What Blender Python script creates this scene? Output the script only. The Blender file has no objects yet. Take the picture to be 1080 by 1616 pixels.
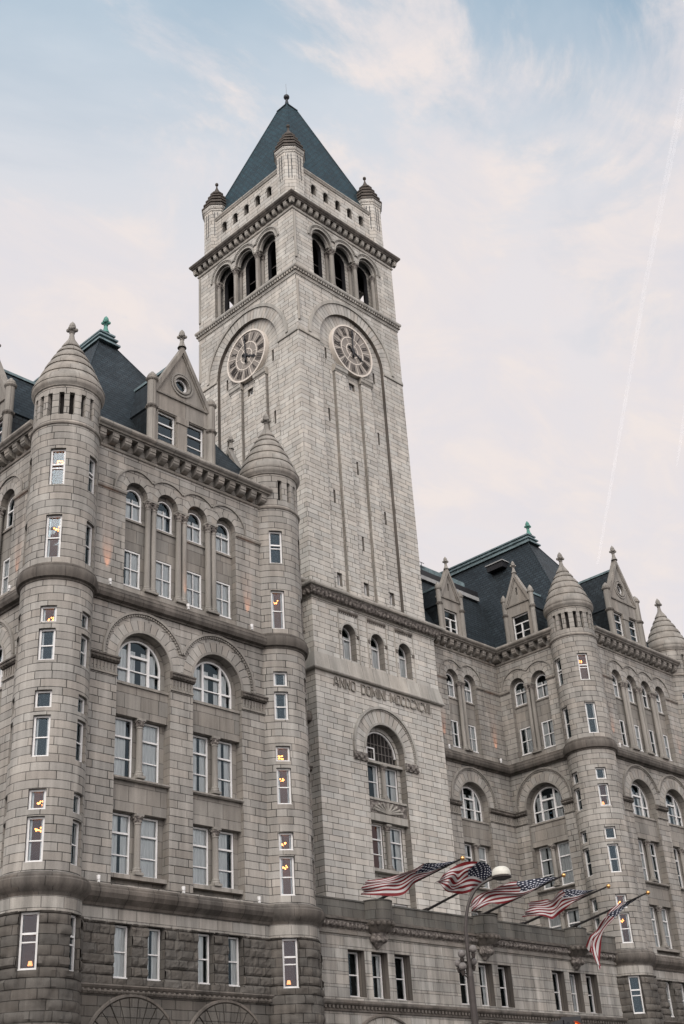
import bpy, math, random
from math import sin, cos, pi, radians, sqrt, atan2, floor
from mathutils import Vector, Matrix
from mathutils.geometry import tessellate_polygon
from mathutils import noise as mnoise

random.seed(7)
sc = bpy.context.scene
COL = sc.collection

# ------------------------------------------------------------------ camera
cam_d = bpy.data.cameras.new("camera")
cam = bpy.data.objects.new("camera", cam_d)
COL.objects.link(cam)
sc.camera = cam
cam_d.sensor_fit = 'VERTICAL'
cam_d.sensor_height = 24.0
cam_d.lens = 24.0 * 1939.31 / 1616.0
cam_d.clip_end = 20000
RC = ((0.7046291769, -0.7072611576, -0.0572658543),
      (-0.3012058799, -0.3712029314, 0.8783412786),
      (-0.6424739224, -0.6016560801, -0.4745916353))
m = Matrix.Identity(4)
for i in range(3):
    for j in range(3):
        m[j][i] = RC[i][j]
m.translation = Vector((-55.842, -55.76, 1.6))
cam.matrix_world = m

# ------------------------------------------------------------------ world, sun, exposure
SUN_EL, SUN_AZ = radians(42), radians(240)
GLOW_EL, GLOW_AZ = radians(32), radians(222)      # azimuth measured from +y towards +x
world = bpy.data.worlds.new("World")
sc.world = world
world.use_nodes = True
wt = world.node_tree
wt.nodes.clear()
def wn(t, **k):
    n = wt.nodes.new(t)
    for a, b in k.items(): setattr(n, a, b)
    return n
wo = wn('ShaderNodeOutputWorld')
sky = wn('ShaderNodeTexSky', sky_type='NISHITA', sun_disc=False, sun_elevation=SUN_EL, sun_rotation=SUN_AZ)
sky.altitude = 50; sky.air_density = 1.0; sky.dust_density = 0.6; sky.ozone_density = 1.0
bg1 = wn('ShaderNodeBackground'); bg1.inputs[1].default_value = 0.15
bg2 = wn('ShaderNodeBackground'); bg2.inputs[1].default_value = 1.0
mix = wn('ShaderNodeMixShader')
tc = wn('ShaderNodeTexCoord')
sep = wn('ShaderNodeSeparateXYZ')
wt.links.new(tc.outputs['Generated'], sep.inputs[0])
# project the view direction on a flat cloud deck
zc = wn('ShaderNodeMath', operation='MAXIMUM'); zc.inputs[1].default_value = 0.02
wt.links.new(sep.outputs[2], zc.inputs[0])
za = wn('ShaderNodeMath', operation='ADD'); za.inputs[1].default_value = 0.12
wt.links.new(zc.outputs[0], za.inputs[0])
dx = wn('ShaderNodeMath', operation='DIVIDE'); dy = wn('ShaderNodeMath', operation='DIVIDE')
for d_, s_ in ((dx, 0), (dy, 1)):
    wt.links.new(sep.outputs[s_], d_.inputs[0]); wt.links.new(za.outputs[0], d_.inputs[1])
cmb = wn('ShaderNodeCombineXYZ')
wt.links.new(dx.outputs[0], cmb.inputs[0]); wt.links.new(dy.outputs[0], cmb.inputs[1])
def wnoise(scale, detail, rough, loc, stretch=(1, 1, 1), rot=0):
    mp = wn('ShaderNodeMapping'); mp.inputs['Location'].default_value = loc
    mp.inputs['Scale'].default_value = stretch; mp.inputs['Rotation'].default_value = (0, 0, rot)
    wt.links.new(cmb.outputs[0], mp.inputs[0])
    n = wn('ShaderNodeTexNoise'); n.inputs['Scale'].default_value = scale
    n.inputs['Detail'].default_value = detail; n.inputs['Roughness'].default_value = rough
    n.inputs['Distortion'].default_value = 0.5
    wt.links.new(mp.outputs[0], n.inputs['Vector'])
    return n
n1 = wnoise(1.5, 7, 0.55, (3.1, 1.7, 0), (1, 1.3, 1), 0.5)
n2 = wnoise(2.9, 10, 0.64, (0.9, 5.2, 0), (1, 1.25, 1), 0.9)
n3 = wnoise(6.5, 8, 0.62, (7.9, 2.2, 0), (1, 1.6, 1), 0.6)
def mrange(val, f0, f1, t0, t1, smooth=False):
    r = wn('ShaderNodeMapRange'); r.interpolation_type = 'SMOOTHSTEP' if smooth else 'LINEAR'
    for k_, v_ in (('Value', val), ('From Min', f0), ('From Max', f1), ('To Min', t0), ('To Max', t1)):
        if isinstance(v_, bpy.types.NodeSocket): wt.links.new(v_, r.inputs[k_])
        else: r.inputs[k_].default_value = v_
    return r.outputs[0]
def wmath(op, a_, b_, c_=None, clamp=False):
    n = wn('ShaderNodeMath', operation=op, use_clamp=clamp)
    for i_, v_ in enumerate((a_, b_, c_)):
        if v_ is None: continue
        if isinstance(v_, bpy.types.NodeSocket): wt.links.new(v_, n.inputs[i_])
        else: n.inputs[i_].default_value = v_
    return n.outputs[0]
# thin veil: complete low down, opening overhead
veil = wmath('ADD', mrange(sep.outputs[2], 0.66, 0.81, 1.0, 0.10), mrange(n1.outputs['Fac'], 0.36, 0.66, -0.10, 0.62), None, True)
# brighter heaps of cloud
thr = mrange(sep.outputs[2], 0.56, 0.78, 0.34, 0.485)
thr2 = wmath('ADD', thr, 0.13)
heap = mrange(n2.outputs['Fac'], thr, thr2, 0.0, 1.0, True)
heap = wmath('MULTIPLY', heap, mrange(n3.outputs['Fac'], 0.34, 0.60, 0.5, 1.0), None, True)
ccol = wn('ShaderNodeValToRGB')
ccol.color_ramp.elements[0].position = 0.30; ccol.color_ramp.elements[0].color = (0.555, 0.535, 0.565, 1)
ccol.color_ramp.elements[1].position = 0.66; ccol.color_ramp.elements[1].color = (0.638, 0.582, 0.562, 1)
wt.links.new(n3.outputs['Fac'], ccol.inputs[0])
vcol = wn('ShaderNodeValToRGB')
vcol.color_ramp.elements[0].position = 0.62; vcol.color_ramp.elements[0].color = (0.585, 0.56, 0.575, 1)
vcol.color_ramp.elements[1].position = 0.79; vcol.color_ramp.elements[1].color = (0.40, 0.475, 0.545, 1)
wt.links.new(sep.outputs[2], vcol.inputs[0])
tint = wn('ShaderNodeMix'); tint.data_type = 'RGBA'; tint.blend_type = 'MULTIPLY'; tint.inputs[0].default_value = 1.0
tint.inputs[7].default_value = (0.92, 1.22, 1.02, 1)
wt.links.new(sky.outputs[0], tint.inputs[6]); wt.links.new(tint.outputs[2], bg1.inputs[0])
bg3 = wn('ShaderNodeBackground'); bg3.inputs[1].default_value = 1.0
wt.links.new(vcol.outputs[0], bg3.inputs[0])
mix0 = wn('ShaderNodeMixShader')
wt.links.new(veil, mix0.inputs[0]); wt.links.new(bg1.outputs[0], mix0.inputs[1]); wt.links.new(bg3.outputs[0], mix0.inputs[2])
wt.links.new(heap, mix.inputs[0]); wt.links.new(mix0.outputs[0], mix.inputs[1]); wt.links.new(bg2.outputs[0], mix.inputs[2])
wt.links.new(mix.outputs[0], wo.inputs[0])
wt.links.new(ccol.outputs[0], bg2.inputs[0])
dt = wn('ShaderNodeVectorMath', operation='DOT_PRODUCT')
wt.links.new(tc.outputs['Generated'], dt.inputs[0])
dt.inputs[1].default_value = (sin(GLOW_AZ) * cos(GLOW_EL), cos(GLOW_AZ) * cos(GLOW_EL), sin(GLOW_EL))
gm = wn('ShaderNodeMapRange'); gm.interpolation_type = 'SMOOTHSTEP'
gm.inputs['From Min'].default_value = 0.1; gm.inputs['From Max'].default_value = 1.0
gm.inputs['To Min'].default_value = 1.0; gm.inputs['To Max'].default_value = 3.0  # brighter unseen sky behind the camera, added to light the facades
wt.links.new(dt.outputs['Value'], gm.inputs['Value'])
wt.links.new(gm.outputs[0], bg2.inputs[1]); wt.links.new(gm.outputs[0], bg3.inputs[1])

sun_d = bpy.data.lights.new("sun", 'SUN')
sun_d.energy = 1.4
sun_d.angle = radians(30)
sun_d.color = (1.0, 0.93, 0.86)
sun = bpy.data.objects.new("sun", sun_d)
COL.objects.link(sun)
sdir = Vector((sin(SUN_AZ) * cos(SUN_EL), cos(SUN_AZ) * cos(SUN_EL), sin(SUN_EL)))
sun.rotation_euler = sdir.to_track_quat('Z', 'Y').to_euler()

sc.view_settings.view_transform = 'Standard'
sc.view_settings.look = 'None'
sc.view_settings.gamma = 1.0
sc.view_settings.exposure = 0.45
sc.cycles.use_denoising = True
sc.cycles.max_bounces = 5
sc.cycles.diffuse_bounces = 1
sc.cycles.transparent_max_bounces = 8
sc.cycles.caustics_reflective = False
sc.cycles.caustics_refractive = False

# ------------------------------------------------------------------ materials
def mat(name):
    mt = bpy.data.materials.new(name); mt.use_nodes = True
    nt = mt.node_tree
    return mt, nt, nt.nodes['Principled BSDF']
def nd(nt, t, ins=None, **k):
    n = nt.nodes.new(t)
    for a, b in k.items(): setattr(n, a, b)
    if ins:
        for a, b in ins.items():
            if hasattr(b, 'is_output') or isinstance(b, bpy.types.NodeSocket): nt.links.new(b, n.inputs[a])
            else: n.inputs[a].default_value = b
    return n
def math_(nt, op, a, b=None, c=None, clamp=False):
    n = nt.nodes.new('ShaderNodeMath'); n.operation = op; n.use_clamp = clamp
    for i, v in enumerate((a, b, c)):
        if v is None: continue
        if isinstance(v, bpy.types.NodeSocket): nt.links.new(v, n.inputs[i])
        else: n.inputs[i].default_value = v
    return n.outputs[0]
def mixc(nt, fac, a, b, mode='MIX'):
    n = nt.nodes.new('ShaderNodeMix'); n.data_type = 'RGBA'; n.blend_type = mode
    for sock, v in ((0, fac), (6, a), (7, b)):
        if isinstance(v, bpy.types.NodeSocket): nt.links.new(v, n.inputs[sock])
        else: n.inputs[sock].default_value = v if sock == 0 else (*v, 1)
    return n.outputs[2]

def stone(name, base, h=0.405, w=1.05, jw=0.022, jdark=0.42, var=0.16, soil=0.45, bump=0.5, rough_bump=0.25, thin=False):
    """ashlar: courses of height h (uv in metres), blocks of irregular width"""
    mt, nt, bs = mat(name)
    base = (base[0], base[1] * 1.022, base[2] * 1.0)
    uv = nd(nt, 'ShaderNodeUVMap').outputs[0]
    s = nd(nt, 'ShaderNodeSeparateXYZ', {0: uv})
    u, v = s.outputs[0], s.outputs[1]
    vr = math_(nt, 'DIVIDE', v, h)
    if thin:    # tall course followed by a thin one
        row0 = math_(nt, 'FLOOR', vr)
        fr0 = math_(nt, 'SUBTRACT', vr, row0)
        isthin = math_(nt, 'GREATER_THAN', fr0, 0.76)
        e1 = math_(nt, 'MINIMUM', fr0, math_(nt, 'ABSOLUTE', math_(nt, 'SUBTRACT', fr0, 0.76)))
        e = math_(nt, 'MINIMUM', e1, math_(nt, 'SUBTRACT', 1.0, fr0))
        row = math_(nt, 'MULTIPLY_ADD', isthin, 0.5, row0)
    else:
        row = math_(nt, 'FLOOR', vr)
        fr0 = math_(nt, 'SUBTRACT', vr, row)
        e = math_(nt, 'MINIMUM', fr0, math_(nt, 'SUBTRACT', 1.0, fr0))
    eh = math_(nt, 'MULTIPLY', e, h)                       # metres to horizontal joint
    wv = math_(nt, 'MULTIPLY_ADD', row, 17.37, math_(nt, 'DIVIDE', u, w))
    vd = nd(nt, 'ShaderNodeTexVoronoi', {'W': wv, 'Scale': 1.0, 'Randomness': 0.8}, voronoi_dimensions='1D', feature='DISTANCE_TO_EDGE')
    vc = nd(nt, 'ShaderNodeTexVoronoi', {'W': wv, 'Scale': 1.0, 'Randomness': 0.8}, voronoi_dimensions='1D', feature='F1')
    ev = math_(nt, 'MULTIPLY', vd.outputs['Distance'], w)
    ed = math_(nt, 'MINIMUM', eh, ev)
    joint = nd(nt, 'ShaderNodeMapRange', {'Value': ed, 'From Min': jw * 0.35, 'From Max': jw * 1.25, 'To Min': 1.0, 'To Max': 0.0})
    hs = nd(nt, 'ShaderNodeSeparateColor', {0: vc.outputs['Color']})
    geo = nd(nt, 'ShaderNodeNewGeometry')
    pos = geo.outputs['Position']
    big = nd(nt, 'ShaderNodeTexNoise', {'Vector': pos, 'Scale': 0.16, 'Detail': 4, 'Roughness': 0.6})
    mp = nd(nt, 'ShaderNodeMapping', {'Vector': pos, 'Scale': (1.6, 1.6, 0.17)})
    stk = nd(nt, 'ShaderNodeTexNoise', {'Vector': mp.outputs[0], 'Scale': 1.0, 'Detail': 6, 'Roughness': 0.65})
    fine = nd(nt, 'ShaderNodeTexNoise', {'Vector': pos, 'Scale': 26, 'Detail': 3, 'Roughness': 0.7})
    st = nd(nt, 'ShaderNodeMapRange', {'Value': stk.outputs['Fac'], 'From Min': 0.36, 'From Max': 0.66, 'To Min': 1.0 - soil * 0.65, 'To Max': 1.0})
    bg = nd(nt, 'ShaderNodeMapRange', {'Value': big.outputs['Fac'], 'From Min': 0.3, 'From Max': 0.7, 'To Min': 1.0 - soil * 0.4, 'To Max': 1.05})
    blk = nd(nt, 'ShaderNodeMapRange', {'Value': hs.outputs[0], 'To Min': 1 - var, 'To Max': 1 + var * 0.55})
    fn = nd(nt, 'ShaderNodeMapRange', {'Value': fine.outputs['Fac'], 'From Min': 0.3, 'From Max': 0.7, 'To Min': 0.86, 'To Max': 1.1})
    f = math_(nt, 'MULTIPLY', math_(nt, 'MULTIPLY', st.outputs[0], bg.outputs[0]), math_(nt, 'MULTIPLY', blk.outputs[0], fn.outputs[0]))
    jv = nd(nt, 'ShaderNodeMapRange', {'Value': stk.outputs['Fac'], 'From Min': 0.35, 'From Max': 0.65, 'To Min': -jdark * 1.45, 'To Max': -jdark * 0.65})
    jf = math_(nt, 'MULTIPLY_ADD', joint.outputs[0], jv.outputs[0], 1.0, True)
    f = math_(nt, 'MULTIPLY', f, jf)
    warm = mixc(nt, hs.outputs[1], base, (base[0] * 1.03, base[1] * 0.985, base[2] * 0.95))
    colr = nd(nt, 'ShaderNodeVectorMath', {0: warm}, operation='SCALE'); nt.links.new(f, colr.inputs['Scale'])
    nt.links.new(colr.outputs[0], bs.inputs['Base Color'])
    bs.inputs['Roughness'].default_value = 0.85
    bs.inputs['Specular IOR Level'].default_value = 0.25
    hgt = math_(nt, 'MULTIPLY_ADD', fine.outputs['Fac'], rough_bump, math_(nt, 'MULTIPLY', joint.outputs[0], -1.0))
    bp = nd(nt, 'ShaderNodeBump', {'Height': hgt, 'Strength': bump, 'Distance': 0.025})
    nt.links.new(bp.outputs[0], bs.inputs['Normal'])
    return mt

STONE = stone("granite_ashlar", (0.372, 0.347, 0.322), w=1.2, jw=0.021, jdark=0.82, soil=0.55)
VOUS = stone('granite_voussoirs', (0.372, 0.347, 0.322), w=90, jw=0.02, jdark=0.8)
TVOUS = stone('tower_voussoirs', (0.50, 0.472, 0.44), w=90, jw=0.02, jdark=0.8)
SPAN = stone("smooth_granite_slab", (0.29, 0.268, 0.246), h=0.79, w=1.25, jw=0.018, jdark=0.6, soil=0.55)
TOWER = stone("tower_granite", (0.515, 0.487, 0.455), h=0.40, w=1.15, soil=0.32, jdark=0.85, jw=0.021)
TTRIM = stone('tower_trim', (0.42, 0.395, 0.365), h=9.7, w=1.5, jdark=0.35, soil=0.5, var=0.08)
TRIM = stone("granite_trim", (0.325, 0.298, 0.272), h=9.7, w=1.5, jdark=0.35, soil=0.6, var=0.08)
DARKTRIM = stone("weathered_and_shade_trim", (0.165, 0.145, 0.13), h=9.7, w=1.5, soil=0.8, var=0.1)  # weathered belts and bands; also reveals whose shade is put into the colour
PARA = stone("parapet_granite", (0.16, 0.152, 0.14), h=0.5, w=1.1, soil=0.6)
RUST = stone("rock_faced_granite", (0.13, 0.118, 0.107), h=0.44, w=0.9, jdark=0.6, soil=0.6, rough_bump=0.9, bump=0.8)
BLOCKW = stone("banded_granite", (0.41, 0.387, 0.36), h=0.66, w=1.15, soil=0.75, thin=True, jdark=0.5)
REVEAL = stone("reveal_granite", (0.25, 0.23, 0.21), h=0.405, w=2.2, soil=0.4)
CARVED, nt, bs = mat("carved_granite")
geo = nd(nt, 'ShaderNodeNewGeometry')
vn = nd(nt, 'ShaderNodeTexVoronoi', {'Vector': geo.outputs['Position'], 'Scale': 5.5}, feature='SMOOTH_F1')
cr = nd(nt, 'ShaderNodeValToRGB', {0: vn.outputs['Distance']})
cr.color_ramp.elements[0].position = 0.1; cr.color_ramp.elements[0].color = (0.25, 0.225, 0.20, 1)
cr.color_ramp.elements[1].position = 0.62; cr.color_ramp.elements[1].color = (0.09, 0.078, 0.07, 1)
nt.links.new(cr.outputs[0], bs.inputs['Base Color']); bs.inputs['Roughness'].default_value = 0.9
bp = nd(nt, 'ShaderNodeBump', {'Height': vn.outputs['Distance'], 'Strength': 1.0, 'Distance': 0.12}, invert=True)
nt.links.new(bp.outputs[0], bs.inputs['Normal'])

def slate(name, ca, cb):
    mt, nt, bs = mat(name)
    uv = nd(nt, 'ShaderNodeUVMap').outputs[0]
    br = nd(nt, 'ShaderNodeTexBrick', {'Vector': uv, 'Scale': 1.0, 'Mortar Size': 0.035, 'Brick Width': 0.5, 'Row Height': 0.36,
            'Color1': (*ca, 1), 'Color2': (*cb, 1), 'Mortar': (0.006, 0.007, 0.009, 1), 'Bias': 0.0})
    geo = nd(nt, 'ShaderNodeNewGeometry')
    no = nd(nt, 'ShaderNodeTexNoise', {'Vector': geo.outputs['Position'], 'Scale': 0.45, 'Detail': 6, 'Roughness': 0.65})
    mr = nd(nt, 'ShaderNodeMapRange', {'Value': no.outputs['Fac'], 'From Min': 0.3, 'From Max': 0.7, 'To Min': 0.6, 'To Max': 1.5})
    vm = nd(nt, 'ShaderNodeVectorMath', {0: br.outputs['Color']}, operation='SCALE'); nt.links.new(mr.outputs[0], vm.inputs['Scale'])
    nt.links.new(vm.outputs[0], bs.inputs['Base Color'])
    bs.inputs['Roughness'].default_value = 0.6
    bs.inputs['Specular IOR Level'].default_value = 0.3
    s = nd(nt, 'ShaderNodeSeparateXYZ', {0: uv})
    saw = math_(nt, 'FRACT', math_(nt, 'DIVIDE', s.outputs[1], 0.36))
    hh = math_(nt, 'SUBTRACT', math_(nt, 'MULTIPLY', br.outputs['Fac'], -0.5), saw)
    bp = nd(nt, 'ShaderNodeBump', {'Height': hh, 'Strength': 1.0, 'Distance': 0.06})
    nt.links.new(bp.outputs[0], bs.inputs['Normal'])
    return mt
SLATE = slate("dark_slate", (0.008, 0.012, 0.014), (0.018, 0.025, 0.029))
TSLATE = slate("blue_slate", (0.004, 0.016, 0.020), (0.011, 0.034, 0.042))

def plain(name, col, rough=0.6, metal=0.0, nscale=3.0, amt=0.3, spec=0.4, emit=None, es=0.0):
    mt, nt, bs = mat(name)
    geo = nd(nt, 'ShaderNodeNewGeometry')
    no = nd(nt, 'ShaderNodeTexNoise', {'Vector': geo.outputs['Position'], 'Scale': nscale, 'Detail': 5, 'Roughness': 0.65})
    mr = nd(nt, 'ShaderNodeMapRange', {'Value': no.outputs['Fac'], 'From Min': 0.3, 'From Max': 0.7, 'To Min': 1 - amt, 'To Max': 1 + amt * 0.5})
    vm = nd(nt, 'ShaderNodeVectorMath', {0: (*col,)}, operation='SCALE'); nt.links.new(mr.outputs[0], vm.inputs['Scale'])
    nt.links.new(vm.outputs[0], bs.inputs['Base Color'])
    bs.inputs['Roughness'].default_value = rough; bs.inputs['Metallic'].default_value = metal
    bs.inputs['Specular IOR Level'].default_value = spec
    if emit:
        bs.inputs['Emission Color'].default_value = (*emit, 1); bs.inputs['Emission Strength'].default_value = es
    return mt
COPPER = plain("green_copper", (0.15, 0.205, 0.215), 0.7, 0, 1.5, 0.5)
VERDI = plain("bright_verdigris", (0.085, 0.23, 0.185), 0.7, 0, 5, 0.4)
WHITE = plain("white_window_paint", (0.66, 0.65, 0.63), 0.5, 0, 2, 0.12)
CLOCKWHITE = plain("white_clock_paint", (0.62, 0.56, 0.49), 0.5, 0, 2, 0.12)
CLOCKFACE = plain("clock_face_grey", (0.23, 0.205, 0.18), 0.7, 0, 2, 0.2)
BLACK = plain("black_metal", (0.012, 0.012, 0.014), 0.5, 0, 3, 0.2)
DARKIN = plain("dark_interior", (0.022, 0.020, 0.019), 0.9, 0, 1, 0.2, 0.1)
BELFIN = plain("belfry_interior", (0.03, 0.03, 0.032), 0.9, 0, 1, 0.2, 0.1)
WARMIN = plain("lit_room", (0.06, 0.03, 0.02), 0.9, 0, 1.2, 0.5, 0.1, emit=(1.0, 0.24, 0.06), es=0.03)
DIMIN = plain("dimly_lit_room", (0.11, 0.07, 0.055), 0.9, 0, 1.2, 0.5, 0.1, emit=(1.0, 0.42, 0.25), es=0.05)
BULB = plain("chandelier_bulb", (0.9, 0.6, 0.3), 0.5, 0, 1, 0.0, 0.2, emit=(1.0, 0.30, 0.07), es=5.0)
SHADE = plain("lamp_shade_cloth", (0.8, 0.5, 0.3), 0.8, 0, 1, 0.0, 0.2, emit=(1.0, 0.34, 0.10), es=1.3)
POLEM = plain("dark_flagpole_paint", (0.022, 0.020, 0.020), 0.4, 0, 3, 0.2)
NUMERAL = plain("dark_brown_numeral", (0.035, 0.028, 0.024), 0.6, 0, 3, 0.2)
CAPM = stone("dark_cap_stone", (0.11, 0.095, 0.085), h=9.7, w=1.5, soil=0.6, var=0.1)
GOLD = plain("gilded_metal", (0.75, 0.42, 0.16), 0.3, 1.0, 3, 0.2)
LAMPM = plain("bronze_lamp_paint", (0.045, 0.037, 0.033), 0.5, 0.2, 4, 0.3)
DOME = plain("cream_lamp_housing", (0.55, 0.53, 0.46), 0.45, 0, 4, 0.15)
GLOBE = plain("weathered_grey_globe", (0.15, 0.135, 0.125), 0.6, 0, 14, 0.35)
REDLENS = plain("lit_red_lens", (0.8, 0.1, 0.02), 0.4, 0, 1, 0.0, 0.4, emit=(1.0, 0.11, 0.02), es=2.6)
OFFLENS = plain("unlit_lens", (0.03, 0.03, 0.02), 0.3, 0, 1, 0.0)
ASPHALT = plain("asphalt", (0.05, 0.05, 0.052), 0.9, 0, 6, 0.3)
PAVE = plain("concrete_pavement", (0.26, 0.25, 0.235), 0.9, 0, 4, 0.25)
FASCIA = plain("pale_metal_fascia", (0.33, 0.33, 0.32), 0.5, 0, 2, 0.2)
CONTRAIL, nt, bs = mat("contrail_vapour")
tr = nd(nt, 'ShaderNodeBsdfTransparent'); em = nd(nt, 'ShaderNodeBsdfDiffuse', {'Color': (0.95, 0.95, 0.95, 1)})
tl = nd(nt, 'ShaderNodeBsdfTranslucent', {'Color': (0.95, 0.95, 0.95, 1)})
ad = nd(nt, 'ShaderNodeMixShader', {0: 0.5, 1: em.outputs[0], 2: tl.outputs[0]})
uvn = nd(nt, 'ShaderNodeUVMap')
no = nd(nt, 'ShaderNodeTexNoise', {'Vector': uvn.outputs[0], 'Scale': 1.2, 'Detail': 3})
fa = nd(nt, 'ShaderNodeMapRange', {'Value': no.outputs['Fac'], 'From Min': 0.35, 'From Max': 0.65, 'To Min': 0.04, 'To Max': 0.14})
mx = nd(nt, 'ShaderNodeMixShader', {0: fa.outputs[0], 1: tr.outputs[0], 2: ad.outputs[0]})
nt.links.new(mx.outputs[0], nt.nodes['Material Output'].inputs[0])

GLASS, nt, bs = mat("window_glass")
lw = nd(nt, 'ShaderNodeFresnel', {'IOR': 1.5})
geo = nd(nt, 'ShaderNodeNewGeometry')
no = nd(nt, 'ShaderNodeTexNoise', {'Vector': geo.outputs['Position'], 'Scale': 0.9, 'Detail': 2})
bp = nd(nt, 'ShaderNodeBump', {'Height': no.outputs['Fac'], 'Strength': 0.12, 'Distance': 0.06})
gl = nd(nt, 'ShaderNodeBsdfGlossy', {'Color': (0.50, 0.66, 0.76, 1), 'Roughness': 0.03, 'Normal': bp.outputs[0]})
trn = nd(nt, 'ShaderNodeBsdfTransparent', {'Color': (0.90, 0.93, 0.93, 1)})
fac = math_(nt, 'MULTIPLY_ADD', lw.outputs[0], 1.2, 0.01, True)
mx = nd(nt, 'ShaderNodeMixShader', {0: fac, 1: trn.outputs[0], 2: gl.outputs[0]})
nt.links.new(mx.outputs[0], nt.nodes['Material Output'].inputs[0])

CURTAIN, nt, bs = mat("sheer_curtain")
uvn = nd(nt, 'ShaderNodeUVMap')
mp = nd(nt, 'ShaderNodeMapping', {'Vector': uvn.outputs[0], 'Scale': (11, 0.6, 1)})
no = nd(nt, 'ShaderNodeTexNoise', {'Vector': mp.outputs[0], 'Scale': 1.0, 'Detail': 3})
mr = nd(nt, 'ShaderNodeMapRange', {'Value': no.outputs['Fac'], 'From Min': 0.3, 'From Max': 0.7, 'To Min': 0.68, 'To Max': 1.0})
vm = nd(nt, 'ShaderNodeVectorMath', {0: (0.9, 0.9, 0.89)}, operation='SCALE'); nt.links.new(mr.outputs[0], vm.inputs['Scale'])
nt.links.new(vm.outputs[0], bs.inputs['Base Color']); bs.inputs['Roughness'].default_value = 0.9

FLAGM, nt, bs = mat("stars_and_stripes_cloth")
uvn = nd(nt, 'ShaderNodeUVMap').outputs[0]
s = nd(nt, 'ShaderNodeSeparateXYZ', {0: uvn}); u, v = s.outputs[0], s.outputs[1]     # u along fly, v down hoist
stripe = math_(nt, 'MODULO', math_(nt, 'FLOOR', math_(nt, 'MULTIPLY', v, 13.0)), 2.0)
cant = math_(nt, 'MULTIPLY', math_(nt, 'LESS_THAN', u, 0.40), math_(nt, 'LESS_THAN', v, 7 / 13))
# 9 rows x 11 columns, stars on the even cells
su = math_(nt, 'MULTIPLY', u, 11.0 / 0.40); sv = math_(nt, 'MULTIPLY', v, 9.0 * 13 / 7)
cu, cv = math_(nt, 'FLOOR', su), math_(nt, 'FLOOR', sv)
par = math_(nt, 'SUBTRACT', 1.0, math_(nt, 'MODULO', math_(nt, 'ADD', cu, cv), 2.0))
fu = math_(nt, 'SUBTRACT', math_(nt, 'SUBTRACT', su, cu), 0.5); fv = math_(nt, 'SUBTRACT', math_(nt, 'SUBTRACT', sv, cv), 0.5)
rr = math_(nt, 'SQRT', math_(nt, 'ADD', math_(nt, 'MULTIPLY', fu, fu), math_(nt, 'MULTIPLY', fv, fv)))
ang = math_(nt, 'ARCTAN2', fu, fv)
spk = math_(nt, 'MULTIPLY_ADD', math_(nt, 'COSINE', math_(nt, 'MULTIPLY', ang, 5.0)), 0.06, 0.28)
star = math_(nt, 'MULTIPLY', par, math_(nt, 'LESS_THAN', rr, spk))
c1 = mixc(nt, stripe, (0.14, 0.004, 0.008), (0.45, 0.43, 0.42))
c2 = mixc(nt, star, (0.005, 0.008, 0.022), (0.62, 0.62, 0.66))
c3 = mixc(nt, cant, c1, c2)
nt.links.new(c3, bs.inputs['Base Color']); bs.inputs['Roughness'].default_value = 0.75
tlb = nd(nt, 'ShaderNodeBsdfTranslucent', {'Color': c3})
mx = nd(nt, 'ShaderNodeMixShader', {0: 0.15, 1: bs.outputs[0], 2: tlb.outputs[0]})
nt.links.new(mx.outputs[0], nt.nodes['Material Output'].inputs[0])

# ------------------------------------------------------------------ mesh helpers
class Fr:
    """facade frame: u along the wall, z up, d outward"""
    def __init__(s, ox, oy, ang=0.0, oz=0.0):
        s.ox, s.oy, s.oz = ox, oy, oz
        s.c, s.s = cos(radians(ang)), sin(radians(ang)); s.ang = ang
    def p(s, u, d, z):
        return (s.ox + u * s.c + d * s.s, s.oy + u * s.s - d * s.c, s.oz + z)
WORLD = Fr(0, 0, 0)

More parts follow.
